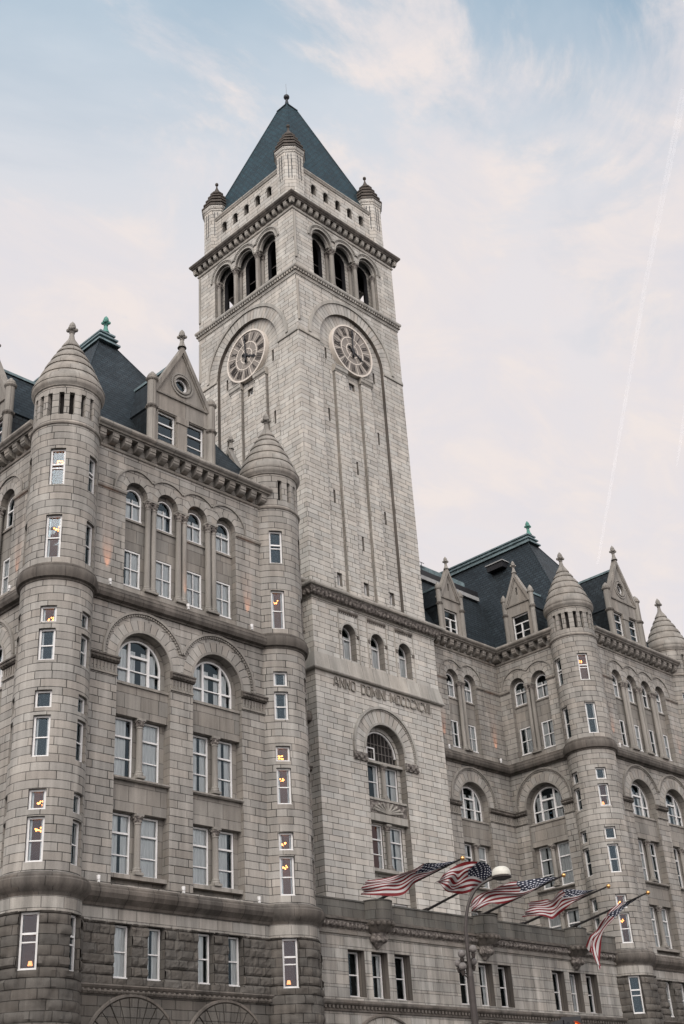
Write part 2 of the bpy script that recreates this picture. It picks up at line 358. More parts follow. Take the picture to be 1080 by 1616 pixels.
class MB:
    def __init__(s): s.v = []; s.f = []; s.uv = []; s.mi = []; s.mats = []; s.sm = []
    def mslot(s, m):
        if m not in s.mats: s.mats.append(m)
        return s.mats.index(m)
    def face(s, pts, m, uvs=None, smooth=False):
        n = len(s.v); s.v += [tuple(p) for p in pts]
        s.f.append(tuple(range(n, n + len(pts)))); s.mi.append(s.mslot(m)); s.sm.append(smooth)
        if uvs is None:
            nx = ny = nz = 0.0                                  # newell normal
            for i in range(len(pts)):
                a, b = pts[i], pts[(i + 1) % len(pts)]
                nx += (a[1] - b[1]) * (a[2] + b[2]); ny += (a[2] - b[2]) * (a[0] + b[0]); nz += (a[0] - b[0]) * (a[1] + b[1])
            ax, ay, az = abs(nx), abs(ny), abs(nz)
            if az > 1.6 * max(ax, ay): uvs = [(p[0], p[1]) for p in pts]
            elif ay >= ax: uvs = [(p[0], p[2]) for p in pts]
            else: uvs = [(p[1], p[2]) for p in pts]
        s.uv += list(uvs)
    def build(s, name, parent=None, label=None, weld=False):
        me = bpy.data.meshes.new(name)
        me.from_pydata(s.v, [], s.f)
        l = me.uv_layers.new(name="UVMap")
        flat = [c for t in s.uv for c in t]
        l.data.foreach_set('uv', flat)
        for m_ in s.mats: me.materials.append(m_)
        me.polygons.foreach_set('material_index', s.mi)
        me.polygons.foreach_set('use_smooth', s.sm)
        me.update()
        if weld:
            import bmesh
            b = bmesh.new(); b.from_mesh(me); bmesh.ops.remove_doubles(b, verts=b.verts, dist=0.0005); b.to_mesh(me); b.free()
        o = bpy.data.objects.new(name, me); COL.objects.link(o)
        if parent: o.parent = parent
        if label: o['label'] = label
        return o
    def box(s, fr, u0, u1, d0, d1, z0, z1, m):
        P = fr.p
        a = [P(u0, d0, z0), P(u1, d0, z0), P(u1, d1, z0), P(u0, d1, z0), P(u0, d0, z1), P(u1, d0, z1), P(u1, d1, z1), P(u0, d1, z1)]
        for q in ((0, 1, 2, 3), (7, 6, 5, 4), (1, 0, 4, 5), (2, 1, 5, 6), (3, 2, 6, 7), (0, 3, 7, 4)):
            s.face([a[i] for i in q], m)
    def wbox(s, x0, x1, y0, y1, z0, z1, m): s.box(WORLD, x0, x1, -y1, -y0, z0, z1, m)
    def hexa(s, a, m):   # 8 points bottom ring, top ring
        for q in ((3, 2, 1, 0), (4, 5, 6, 7), (0, 1, 5, 4), (1, 2, 6, 5), (2, 3, 7, 6), (3, 0, 4, 7)):
            s.face([a[i] for i in q], m)
    def extrude(s, fr, prof, u0, u1, m, n=1, caps=True):
        """profile [(d,z)...] swept along u; uv = (u, length)"""
        L = [0]
        for i in range(1, len(prof)): L.append(L[-1] + math.hypot(prof[i][0] - prof[i - 1][0], prof[i][1] - prof[i - 1][1]))
        z0 = prof[0][1]
        for i in range(len(prof) - 1):
            (d0, a0), (d1, a1) = prof[i], prof[i + 1]
            s.face([fr.p(u0, d0, a0), fr.p(u1, d0, a0), fr.p(u1, d1, a1), fr.p(u0, d1, a1)], m,
                   [(u0, z0 + L[i]), (u1, z0 + L[i]), (u1, z0 + L[i + 1]), (u0, z0 + L[i + 1])])
        if caps:
            for uu in (u0, u1): s.face([fr.p(uu, d, z) for d, z in prof], m)
    def panel(s, fr, outer, holes, d, m, reveal=0.0, rm=None, outer_reveal=False):
        rm = rm or m
        polys = [[Vector((a, b, 0)) for a, b in q] for q in [outer] + list(holes)]
        flat = [p for q in polys for p in q]
        for t in tessellate_polygon(polys):
            a, b, c = (flat[i] for i in t)
            if abs((b.x - a.x) * (c.y - a.y) - (b.y - a.y) * (c.x - a.x)) < 1e-7: continue
            if (b.x - a.x) * (c.y - a.y) - (b.y - a.y) * (c.x - a.x) < 0: b, c = c, b
            s.face([fr.p(q.x, d, q.y) for q in (a, b, c)], m)
        if reveal:
            for q in list(holes) + ([outer] if outer_reveal else []):
                for i in range(len(q)):
                    a, b = q[i], q[(i + 1) % len(q)]
                    s.face([fr.p(a[0], d, a[1]), fr.p(b[0], d, b[1]), fr.p(b[0], d - reveal, b[1]), fr.p(a[0], d - reveal, a[1])], rm)
    def arc(s, fr, cu, cz, r0, r1, d0, d1, m, a0=0.0, a1=180.0, n=28, prof=None):
        """ring segment; front at d1, back at d0"""
        rm_ = (r0 + r1) / 2
        for i in range(n):
            t0 = radians(a0 + (a1 - a0) * i / n); t1 = radians(a0 + (a1 - a0) * (i + 1) / n)
            def q(r, t, d): return fr.p(cu + r * cos(t), d, cz + r * sin(t))
            v0, v1 = t0 * rm_, t1 * rm_
            s.face([q(r0, t0, d1), q(r1, t0, d1), q(r1, t1, d1), q(r0, t1, d1)], m, [(0.1, v0), (0.2, v0), (0.2, v1), (0.1, v1)])
            s.face([q(r1, t0, d1), q(r1, t0, d0), q(r1, t1, d0), q(r1, t1, d1)], m, [(0.1, v0), (0.2, v0), (0.2, v1), (0.1, v1)])
            s.face([q(r0, t0, d0), q(r0, t0, d1), q(r0, t1, d1), q(r0, t1, d0)], m, [(0.1, v0), (0.2, v0), (0.2, v1), (0.1, v1)])
        for t in (radians(a0), radians(a1)):
            s.face([fr.p(cu + r * cos(t), d, cz + r * sin(t)) for r, d in ((r0, d0), (r1, d0), (r1, d1), (r0, d1))], m)
    def torus_arc(s, fr, cu, cz, R, r, d, m, a0=0.0, a1=180.0, n=28, k=6):
        for i in range(n):
            for j in range(k):
                pts = []
                for (ii, jj) in ((i, j), (i + 1, j), (i + 1, j + 1), (i, j + 1)):
                    t = radians(a0 + (a1 - a0) * ii / n); w = 2 * pi * jj / k
                    rr_ = R + r * cos(w)
                    pts.append(fr.p(cu + rr_ * cos(t), d + r * sin(w), cz + rr_ * sin(t)))
                s.face(pts, m, smooth=True)
    def lathe(s, cx, cy, prof, m, n=32, a0=0.0, a1=360.0, smooth=True, cap=True, uvr=None):
        for i in range(len(prof) - 1):
            (r0, z0), (r1, z1) = prof[i], prof[i + 1]
            rm_ = uvr or max(r0, r1)
            for k in range(n):
                t0 = radians(a0 + (a1 - a0) * k / n); t1 = radians(a0 + (a1 - a0) * (k + 1) / n)
                pts = []
                if r0 > 1e-6: pts += [(cx + r0 * cos(t0), cy + r0 * sin(t0), z0), (cx + r0 * cos(t1), cy + r0 * sin(t1), z0)]
                else: pts += [(cx, cy, z0)]
                if r1 > 1e-6: pts += [(cx + r1 * cos(t1), cy + r1 * sin(t1), z1), (cx + r1 * cos(t0), cy + r1 * sin(t0), z1)]
                else: pts += [(cx, cy, z1)]
                if len(pts) < 3: continue
                if len(pts) == 4: uvs = [(t0 * rm_, z0), (t1 * rm_, z0), (t1 * rm_, z1), (t0 * rm_, z1)]
                elif r0 > 1e-6: uvs = [(t0 * rm_, z0), (t1 * rm_, z0), (t0 * rm_, z1)]
                else: uvs = [(t0 * rm_, z0), (t1 * rm_, z1), (t0 * rm_, z1)]
                s.face(pts, m, uvs, smooth)
    def tube(s, a, b, r0, r1, m, n=10, cap=True):
        a, b = Vector(a), Vector(b); ax = (b - a).normalized()
        x = ax.orthogonal().normalized(); y = ax.cross(x)
        ra = [a + (x * cos(2 * pi * k / n) + y * sin(2 * pi * k / n)) * r0 for k in range(n)]
        rb = [b + (x * cos(2 * pi * k / n) + y * sin(2 * pi * k / n)) * r1 for k in range(n)]
        for k in range(n):
            j = (k + 1) % n
            s.face([ra[k], ra[j], rb[j], rb[k]], m, smooth=True)
        if cap: s.face(ra[::-1], m); s.face(rb, m)
    def sphere(s, c, r, m, n=12, sz=1.0):
        pr = [(r * sin(pi * i / 8), c[2] - r * sz * cos(pi * i / 8)) for i in range(9)]
        pr[0] = (0, pr[0][1]); pr[-1] = (0, pr[-1][1])
        s.lathe(c[0], c[1], pr, m, n)

def rectp(u0, u1, z0, z1): return [(u0, z0), (u1, z0), (u1, z1), (u0, z1)]
def archp(c, r, z0, zs, n=16):
    """rect with semicircular head: springs at zs"""
    p = [(c - r, z0), (c + r, z0)]
    p += [(c + r * cos(pi * i / n), zs + r * sin(pi * i / n)) for i in range(n + 1)]
    return p
def multiarch(cs, r, z0, zs, n=14):
    """bay whose head is a row of arches"""
    p = [(cs[0] - r, z0), (cs[-1] + r, z0)]
    for c in reversed(cs):
        p += [(c + r * cos(pi * i / n), zs + r * sin(pi * i / n)) for i in range(n + 1)]
    return p
def empty(name, loc=(0, 0, 0)):
    o = bpy.data.objects.new(name, None); COL.objects.link(o); o.location = loc
    o.empty_display_size = 0.5
    return o
def tag(o, label=None, cat=None, group=None, kind=None):
    if label: o['label'] = label
    if cat: o['category'] = cat
    if group: o['group'] = group
    if kind: o['kind'] = kind
    return o

# ------------------------------------------------------------------ ground
g = MB(); g.face([(-1500, -1500, 0), (1500, -1500, 0), (1500, 1500, 0), (-1500, 1500, 0)], ASPHALT)
tag(g.build('road'), kind='structure')
g = MB(); g.wbox(-120, 140, -18, 17.0, 0.004, 0.14, PAVE)
g2 = MB()
g2.face([(-120, -17, 0.14), (140, -17, 0.14), (140, -8, 0.14), (-120, -8, 0.14)], PAVE)
g2.face([(-120, -17, 0.0), (140, -17, 0.0), (140, -17, 0.14), (-120, -17, 0.14)], PAVE)
tag(g2.build('pavement'), kind='structure')
g = MB()
g.wbox(-120, 140, 52, 60, 0.004, 0.14, PAVE)
tag(g.build('far_pavement'), kind='structure')

# ------------------------------------------------------------------ window kit (local: x right, -y outward, origin bottom centre)
def win_frame(w, h, arch=False, transom=None, meet=None, mull=False, bar=0.085):
    f = MB(); fr = Fr(0, 0, 0)
    r = w / 2; zs = h - r if arch else h
    dd = (-0.08, 0.06)
    f.box(fr, -r, -r + bar, *dd, 0, zs, WHITE); f.box(fr, r - bar, r, *dd, 0, zs, WHITE)
    f.box(fr, -r + bar, r - bar, *dd, 0, bar, WHITE)
    f.box(fr, -r - 0.02, r + 0.02, 0.06, 0.12, -0.03, 0.05, WHITE)
    if arch: f.arc(fr, 0, zs, r - bar, r, *dd, WHITE, n=16)
    else: f.box(fr, -r + bar, r - bar, *dd, h - bar, h, WHITE)
    if transom: f.box(fr, -r + bar, r - bar, -0.06, 0.075, transom - 0.045, transom + 0.045, WHITE)
    if meet: f.box(fr, -r + bar, r - bar, -0.06, 0.03, meet - 0.03, meet + 0.03, WHITE)
    if mull:
        mw = mull if mull is not True else 0.02
        ztop = (transom if transom and not arch else zs) - 0.03
        f.box(fr, -mw, mw, -0.05, 0.02 + mw, bar, min(ztop, h - bar), WHITE)
    return f
def pane_mb(w, h, arch=False):
    p = MB(); fr = Fr(0, 0, 0); r = w / 2 - 0.05
    if arch: p.panel(fr, archp(0, r, 0.05, h - w / 2, 16), [], -0.02, GLASS)
    else: p.panel(fr, rectp(-r, r, 0.05, h - 0.05), [], -0.02, GLASS)
    return p
def curtain_mb(w, h, mode, arch=False):
    c = MB(); fr = Fr(0, 0, 0)
    spans = {'both': ((-0.5, -0.06), (0.1, 0.5)), 'left': ((-0.5, 0.22),), 'full': ((-0.5, 0.5),), 'right': ((-0.2, 0.5),), 'thin': ((-0.5, -0.25), (0.28, 0.5))}[mode]
    top = h - 0.03 if not arch else h - w / 2 + 0.02
    for a, b_ in spans:
        n = max(6, int((b_ - a) * w / 0.05))
        for i in range(n):
            x0, x1 = (a + (b_ - a) * i / n) * w, (a + (b_ - a) * (i + 1) / n) * w
            y0, y1 = -0.08 + 0.014 * sin(x0 * 34), -0.08 + 0.014 * sin(x1 * 34)
            c.face([fr.p(x0, y0, 0.03), fr.p(x1, y1, 0.03), fr.p(x1, y1, top), fr.p(x0, y0, top)], CURTAIN,
                   [(x0, 0), (x1, 0), (x1, top), (x0, top)])
    return c
def room_mb(w, h, m, tight=False):
    """shallow room behind a window that shows"""
    r = MB(); fr = Fr(0, 0, 0); W = w / 2 + 0.02; D = -1.3
    P = fr.p
    z0, z1 = -0.03, h + 0.03
    if tight: W, D, z0, z1 = w / 2 + 0.01, -1.0, -0.02, h + 0.02
    r.face([P(-W, D, z0), P(W, D, z0), P(W, D, z1), P(-W, D, z1)], m)
    r.face([P(-W, -0.12, z0), P(-W, D, z0), P(-W, D, z1), P(-W, -0.12, z1)], m)
    r.face([P(W, -0.12, z0), P(W, D, z0), P(W, D, z1), P(W, -0.12, z1)], m)
    r.face([P(-W, -0.12, z1), P(W, -0.12, z1), P(W, D, z1), P(-W, D, z1)], m)
    r.face([P(-W, -0.12, z0), P(W, -0.12, z0), P(W, D, z0), P(-W, D, z0)], m)
    return r
def chandelier_mb(h, n=9):
    c = MB(); z = h - 0.55
    c.tube((0, 0.62, h + 0.3), (0, 0.62, z), 0.012, 0.012, BLACK, 6)
    for k in range(n):
        a = 2 * pi * k / n; rr_ = 0.08 + 0.13 * h2(k, h)
        x, y = rr_ * cos(a), 0.62 + rr_ * sin(a)
        c.tube((0, 0.62, z), (x, y, z), 0.008, 0.008, BLACK, 5)
        c.sphere((x, y, z + 0.02 + 0.2 * h2(k + 3.3, h)), 0.036, BULB, 8)
    return c
def lampshade_mb():
    c = MB()
    c.lathe(0, 0.5, [(0.11, 0.28), (0.075, 0.46)], SHADE, 14)
    c.lathe(0, 0.5, [(0.05, 0.0), (0.06, 0.1), (0.015, 0.16), (0.015, 0.3)], BLACK, 10)
    return c

PROTO = {}
def mesh_of(mb):
    o = mb.build('tmp'); me = o.data; bpy.data.objects.remove(o); return me
def getmesh(key, fn):
    if key not in PROTO: PROTO[key] = mesh_of(fn())
    return PROTO[key]
def addobj(name, me, parent, loc=(0, 0, 0), rz=0.0):
    o = bpy.data.objects.new(name, me); COL.objects.link(o); o.parent = parent
    o.location = loc; o.rotation_euler = (0, 0, rz); return o
def window(parent, fr, u, d, z, w, h, name='window', arch=False, transom=None, meet=None, mull=False, cur='both', lit=None, sub=True, label=None):
    me = getmesh(('f', w, h, arch, transom, meet, mull), lambda: win_frame(w, h, arch, transom, meet, mull))
    x, y, zz = fr.p(u, d, z)
    o = addobj(name, me, parent, (x, y, zz), radians(fr.ang))
    addobj('pane', getmesh(('p', w, h, arch), lambda: pane_mb(w, h, arch)), o)
    if cur: addobj('curtain', getmesh(('c', w, h, cur, arch), lambda: curtain_mb(w, h, cur, arch)), o)
    if lit in ('lit', 'chandelier'): addobj('lit_room', getmesh(('r', w, h, 1), lambda: room_mb(w, h, WARMIN)), o)
    elif lit == 'dim': addobj('lit_room', getmesh(('r', w, h, 2), lambda: room_mb(w, h, DIMIN)), o)
    if lit in ('chandelier', 'dim'): addobj('chandelier', getmesh(('ch', round(h, 2)), lambda: chandelier_mb(h if h < 1.9 else h - 0.1)), o)
    if lit == 'lit': addobj('table_lamp', getmesh('ls', lampshade_mb), o)
    if label: o['label'] = label
    return o
def turret_window(turret, cx, cy, ang, r, z0, z1, transom=None, cur='thin', lit=None):
    """one sub-part of a turret: frame, glass, curtain and what stands behind it in one mesh"""
    w = round(2 * r * sin(radians(13)) - 0.03, 3); h = round(z1 - z0, 3)
    fr = Fr(0, 0, 0)
    key = ('tw', w, h, transom, cur, lit)
    def mk():
        f = win_frame(w, h, False, transom, None if h < 1.2 else round(h * 0.48, 2), False, 0.1)
        def merge(o_):
            n = len(f.v); f.v += o_.v; f.f += [tuple(i + n for i in q) for q in o_.f]
            f.mi += [f.mslot(o_.mats[i]) for i in o_.mi]; f.sm += o_.sm; f.uv += o_.uv
        merge(pane_mb(w, h))
        if cur: merge(curtain_mb(w, h, cur))
        m_ = {'lit': WARMIN, 'chandelier': WARMIN, 'dim': DIMIN}.get(lit, DARKIN)
        merge(room_mb(w, h, m_, True))
        if lit in ('chandelier', 'dim'): merge(chandelier_mb(h))
        if lit == 'lit': merge(lampshade_mb())
        return f
    me = getmesh(key, mk)
    a = radians(ang); rr_ = r * cos(radians(13)) - 0.2
    return addobj('window', me, turret, (cx + rr_ * cos(a), cy + rr_ * sin(a), z0), a + pi / 2)

# ------------------------------------------------------------------ columns
def column_mb(h, r, capr=1.6, m=TRIM, cap_h=0.55):
    c = MB()
    c.box(Fr(0, 0), -r * 1.45, r * 1.45, -r * 1.45, r * 1.45, 0, 0.14, m)
    pr = [(r * 1.4, 0.14), (r * 1.45, 0.2), (r * 1.2, 0.26), (r * 1.28, 0.32), (r, 0.38), (r * 0.94, h - cap_h - 0.05), (r * 1.15, h - cap_h), (r * 0.98, h - cap_h + 0.05)]
    c.lathe(0, 0, pr, m, 16)
    c.lathe(0, 0, [(r * 0.98, h - cap_h + 0.05), (r * 1.15, h - cap_h * 0.6), (r * capr, h - 0.13)], CARVED, 16)
    for k in range(8):
        a = 2 * pi * k / 8
        c.sphere((r * 1.35 * cos(a), r * 1.35 * sin(a), h - cap_h * 0.38), r * 0.3, CARVED, 6)
        c.sphere((r * 1.12 * cos(a + .4), r * 1.12 * sin(a + .4), h - cap_h * 0.7), r * 0.26, CARVED, 6)
    c.box(Fr(0, 0), -r * capr, r * capr, -r * capr, r * capr, h - 0.13, h, m)
    return c
def column(parent, fr, u, d, z, h, r, name='column', **k):
    me = getmesh(('col', round(h, 2), r, tuple(sorted(k.items(), key=str))), lambda: column_mb(h, r, **k))
    return addobj(name, me, parent, fr.p(u, d, z), radians(fr.ang))

def finial_mb(s=1.0, m=TRIM):
    f = MB()
    f.lathe(0, 0, [(0.30 * s, 0), (0.17 * s, 0.3 * s), (0.12 * s, 0.62 * s), (0.16 * s, 0.66 * s), (0.13 * s, 0.72 * s), (0.22 * s, 0.82 * s), (0.12 * s, 0.95 * s), (0.16 * s, 1.0 * s), (0.2 * s, 1.12 * s), (0.16 * s, 1.28 * s), (0.06 * s, 1.42 * s), (0, 1.5 * s)], m, 12)
    for k in range(4):
        a = pi / 2 * k + pi / 4
        f.sphere((0.22 * s * cos(a), 0.22 * s * sin(a), 0.88 * s), 0.12 * s, m, 8)
        f.sphere((0.17 * s * cos(a + pi / 4), 0.17 * s * sin(a + pi / 4), 0.98 * s), 0.09 * s, m, 8)
    return f
def finial(parent, x, y, z, s=1.0, m=TRIM, name='finial'):
    me = getmesh(('fin', round(s, 2), m.name), lambda: finial_mb(s, m))
    return addobj(name, me, parent, (x, y, z), 0)

# ------------------------------------------------------------------ rock-faced stone
def h2(a, b): return (sin(a * 127.1 + b * 311.7) * 43758.5453) % 1.0
def rust(mb, P, u0, u1, z0, z1, holes, m=None, amp=0.15, step=0.115, row=0.44, bw=0.95):
    m = m or RUST
    def brk(a, b, ed):
        n = max(1, int((b - a) / step)); L = [a + (b - a) * i / n for i in range(n + 1)]
        for e in ed:
            if a < e < b:
                k = min(range(1, len(L) - 1), key=lambda i: abs(L[i] - e)); L[k] = e
        return sorted(L)
    us = brk(u0, u1, [x for q in holes for x in q[:2]]); zs = brk(z0, z1, [x for q in holes for x in q[2:]])
    grid = {}
    def disp(u, z):
        r = floor(z / row); f = z / row - r
        ub = u / bw + h2(r, 3.3) ; k = floor(ub); g_ = ub - k
        e = min(min(f, 1 - f) * row, min(g_, 1 - g_) * bw * (0.8 + 0.2 * h2(k, r)))
        b_ = min(1.0, e / 0.09); b_ = b_ * (2 - b_)
        p = P(u, 0, z)
        n = mnoise.noise(Vector(p) * 3.2) * 0.6 + mnoise.noise(Vector(p) * 7.5) * 0.4
        return amp * b_ * (0.35 + 0.65 * h2(k + 0.7, r + 5.1)) + b_ * n * 0.09
    def V(i, j):
        if (i, j) not in grid:
            grid[(i, j)] = P(us[i], disp(us[i], zs[j]), zs[j])
        return grid[(i, j)]
    for i in range(len(us) - 1):
        uc = (us[i] + us[i + 1]) / 2
        for j in range(len(zs) - 1):
            zc = (zs[j] + zs[j + 1]) / 2
            if any(a < uc < b and c < zc < d for a, b, c, d in holes): continue
            mb.face([V(i, j), V(i + 1, j), V(i + 1, j + 1), V(i, j + 1)], m,
                    [(us[i], zs[j]), (us[i + 1], zs[j]), (us[i + 1], zs[j + 1]), (us[i], zs[j + 1])])
    for a, b, c, d in holes:
        for (p0, p1) in (((a, c), (b, c)), ((b, c), (b, d)), ((b, d), (a, d)), ((a, d), (a, c))):
            mb.face([P(p0[0], 0.06, p0[1]), P(p1[0], 0.06, p1[1]), P(p1[0], -0.5, p1[1]), P(p0[0], -0.5, p0[1])], m)

BELT_U = [(-0.05, 28.28), (0.1, 28.28), (0.13, 28.36), (0.34, 28.42), (0.43, 28.6), (0.43, 28.82), (0.34, 28.98), (0.3, 29.0), (0.3, 29.08), (-0.05, 29.24)]
BELT_L = [(-0.05, 13.08), (0.1, 13.08), (0.16, 13.2), (0.22, 13.25), (0.42, 13.42), (0.52, 13.62), (0.52, 13.78), (0.44, 13.84), (0.44, 13.92), (0.36, 14.0), (-0.05, 14.12)]
CORN_TOP = [(0.0, 38.22), (0.52, 38.22), (0.54, 38.3), (0.62, 38.3), (0.66, 38.38), (0.76, 38.44), (0.82, 38.52), (0.82, 38.62), (0.78, 38.68), (0.62, 38.7), (0.45, 38.86), (-0.1, 38.9)]

def corn_bracket(mb, fr, u, m=TRIM, z0=37.66, z1=38.22, w=0.42):
    pr = [(0.0, z0), (0.16, z0 + 0.02), (0.36, z0 + 0.1), (0.46, z0 + 0.2), (0.46, z0 + 0.32), (0.50, z0 + 0.34), (0.50, z1), (0.0, z1)]
    for i in range(len(pr) - 1):
        (d0, a0), (d1, a1) = pr[i], pr[i + 1]
        mb.face([fr.p(u - w / 2, d0, a0), fr.p(u + w / 2, d0, a0), fr.p(u + w / 2, d1, a1), fr.p(u - w / 2, d1, a1)], m)
    for s_ in (-1, 1): mb.face([fr.p(u + s_ * w / 2, d, z) for d, z in pr], m)

def hood(mb, fr, cu, cz, R, a0, a1, w=0.12, d=0.09, m=TRIM, bead=False):
    mb.arc(fr, cu, cz, R - w, R, 0, d, m, a0, a1, 30)
    if bead:
        n = int(R * radians(a1 - a0) / 0.17)
        for k in range(n):
            t = radians(a0 + (a1 - a0) * (k + 0.5) / n); rr_ = R - w - 0.07
            u, z = cu + rr_ * cos(t), cz + rr_ * sin(t)
            mb.box(fr, u - 0.05, u + 0.05, 0.0, 0.07, z - 0.05, z + 0.05, m)

CUR = ['both', 'left', 'full', 'both', 'right', 'both', 'left', 'full']
def cur_pick(*a): return CUR[int(h2(sum(a) * 1.7 + 0.3, a[0] + 2.0) * 7.99)]

def wing_facade(b, fr, lo, hi, ups, bigs, rust_on=True, zbot=13.1, seed=0, shade=0):
    """lo..hi: extent along u;  ups: groups of upper arch centres;  bigs: centres of the tall bays"""
    # ---- upper wall
    w = MB()
    holes = [multiarch(g_, 0.72, 29.26, 35.2) for g_ in ups]
    w.panel(fr, rectp(lo, hi, 28.7, 38.5), holes, 0, STONE, 0.36, REVEAL)
    for g_ in ups:
        hs = [rectp(c - 0.585, c + 0.585, 29.72, 31.88) for c in g_] + [archp(c, 0.585, 33.72, 35.1) for c in g_]
        w.panel(fr, rectp(g_[0] - 0.75, g_[-1] + 0.75, 29.2, 36.0), hs, -0.36, SPAN, 0.12, REVEAL)
        w.box(fr, g_[0] - 0.73, g_[-1] + 0.73, -0.34, -0.02, 29.15, 29.5, TRIM)
        w.box(fr, g_[0] - 0.71, g_[-1] + 0.71, -0.34, -0.28, 33.6, 33.72, TRIM)
    # ---- lower wall
    holes = []
    if bigs: holes = [archp(c, 1.70, 14.2, 25.4, 28) for c in bigs]
    w.panel(fr, rectp(lo, hi, zbot, 28.7), holes, 0, STONE, 0.52, REVEAL)
    for c in bigs:
        hs = [archp(c, 1.45, 24.28, 25.42, 24), rectp(c - 1.42, c - 0.26, 19.42, 22.5), rectp(c + 0.26, c + 1.42, 19.42, 22.5),
              rectp(c - 1.42, c - 0.26, 14.72, 17.66), rectp(c + 0.26, c + 1.42, 14.72, 17.66)]
        w.panel(fr, rectp(c - 1.73, c + 1.73, 14.1, 27.2), hs, -0.52, SPAN, 0.12, REVEAL)
        for z0, z1 in ((22.53, 24.12), (17.7, 19.18)):
            w.panel(fr, rectp(c - 1.70, c + 1.70, z0, z1), [], -0.2, SPAN, 0.33, TRIM, outer_reveal=True)
        w.box(fr, c - 1.69, c + 1.69, -0.5, -0.12, 24.125, 24.26, TRIM)
        w.extrude(fr, [(-0.2, 19.183), (-0.02, 19.183), (0.03, 19.24), (0.03, 19.32), (-0.5, 19.40)], c - 1.72, c + 1.72, TRIM)
        w.box(fr, c - 1.69, c + 1.69, -0.5, -0.12, 14.5, 14.7, TRIM)
    w.build('wall', b)
    # ---- mouldings
    a = MB()
    for g_ in ups:
        cl = math.degrees(math.acos(1.065 / 1.52))
        for i, c in enumerate(g_):
            hood(a, fr, c, 35.2, 1.54, cl if i < len(g_) - 1 else -3, 180 - cl if i > 0 else 183, 0.1, 0.08)
            a.arc(fr, c, 35.2, 0.72, 1.06, 0, 0.014, VOUS, 0, 180, 18)
        for (u0, u1) in ((lo, g_[0] - 0.72), (g_[-1] + 0.72, hi)):
            if u1 - u0 > 0.2: a.extrude(fr, [(0, 34.9), (0.09, 34.95), (0.12, 35.05), (0.09, 35.12), (0, 35.16)], u0, u1, TRIM)
    for i, c in enumerate(bigs):
        nxt = bigs[i + 1] - c if i < len(bigs) - 1 else 9
        prv = c - bigs[i - 1] if i > 0 else 9
        a0 = math.degrees(math.acos(nxt / 2 / 2.62)) if nxt < 5.2 else -4
        a1 = 180 - math.degrees(math.acos(prv / 2 / 2.62)) if prv < 5.2 else 184
        hood(a, fr, c, 25.6, 2.66, a0, a1, 0.13, 0.12, TRIM, bead=True)
        a.arc(fr, c, 25.42, 1.69, 2.36, 0, 0.014, VOUS, 0, 180, 28)
        a.arc(fr, c, 25.4, 1.70, 1.84, 0, 0.05, TRIM, 0, 180, 28)
    if a.f: a.build('arch_moulding', b)
    # ---- imposts between the tall arches
    edges = [lo] + [x for c in bigs for x in (c - 1.70, c + 1.70)] + [hi]
    for k in range(0, len(edges), 2):
        u0, u1 = edges[k], edges[k + 1]
        if u1 - u0 < 0.25 or not bigs: continue
        im = MB()
        im.extrude(fr, [(0, 25.0), (0.13, 25.02), (0.2, 25.12), (0.2, 25.24), (0.25, 25.26), (0.25, 25.34), (0, 25.38)], u0 - 0.04, u1 + 0.04, DARKTRIM)
        n = int((u1 - u0) / 0.2)
        for j in range(n):
            uu = u0 + (u1 - u0) * (j + 0.5) / n
            im.box(fr, uu - 0.055, uu + 0.055, 0, 0.06, 24.5, 24.96, TRIM)
            im.sphere(fr.p(uu, 0.2, 25.12), 0.07, DARKTRIM, 6)
        im.extrude(fr, [(0, 24.36), (0.08, 24.38), (0.08, 24.48), (0, 24.5)], u0, u1, TRIM)
        im.build('impost_band', b)
    # ---- belts and cornice
    bt = MB(); bt.extrude(fr, BELT_U, lo, hi, DARKTRIM); bt.build('belt_course', b)
    if rust_on:
        bt = MB(); bt.extrude(fr, BELT_L, lo, hi, DARKTRIM); bt.build('belt_course', b)
    cn = MB()
    cn.extrude(fr, [(0, 37.42), (0.07, 37.44), (0.1, 37.5), (0.05, 37.56), (0.05, 37.62), (0, 37.66)], lo, hi, TRIM)
    cn.extrude(fr, CORN_TOP, lo - 0.0, hi + 0.0, TRIM)
    n = int((hi - lo) / 0.80)
    for k in range(n): corn_bracket(cn, fr, lo + (hi - lo) * (k + 0.5) / n)
    cn.build('cornice', b)
    # ---- columns and windows
    for g_ in ups:
        for i in range(len(g_) - 1):
            mid = (g_[i] + g_[i + 1]) / 2
            for s_ in (-0.2, 0.2): column(b, fr, mid + s_, -0.12, 29.5, 5.66, 0.165, cap_h=0.6, capr=1.25)
        for i, c in enumerate(g_):
            window(b, fr, c, -0.44, 29.74, 1.15, 2.12, 'sash_window', meet=1.05, mull=True, cur=cur_pick(c, 1, seed))
            window(b, fr, c, -0.44, 33.74, 1.15, 1.92, 'arched_window', arch=True, transom=1.02, mull=True, cur=cur_pick(c, 2, seed))
    for c in bigs:
        # large arched window
        f = MB(); r = 1.42; zs = 1.14
        f.box(fr0, -r, -r + 0.1, -0.08, 0.06, 0, zs, WHITE); f.box(fr0, r - 0.1, r, -0.08, 0.06, 0, zs, WHITE)
        f.box(fr0, -r + 0.1, r - 0.1, -0.08, 0.06, 0, 0.1, WHITE); f.arc(fr0, 0, zs, r - 0.1, r, -0.08, 0.06, WHITE, n=24)
        for x in (-0.62, 0.62): f.box(fr0, x - 0.07, x + 0.07, -0.06, 0.08, 0.1, zs + sqrt((r - .1) ** 2 - x * x), WHITE)
        f.box(fr0, -0.55, 0.55, -0.06, 0.09, 1.55, 1.68, WHITE); f.box(fr0, -0.55, 0.55, -0.05, 0.05, 0.8, 0.86, WHITE)
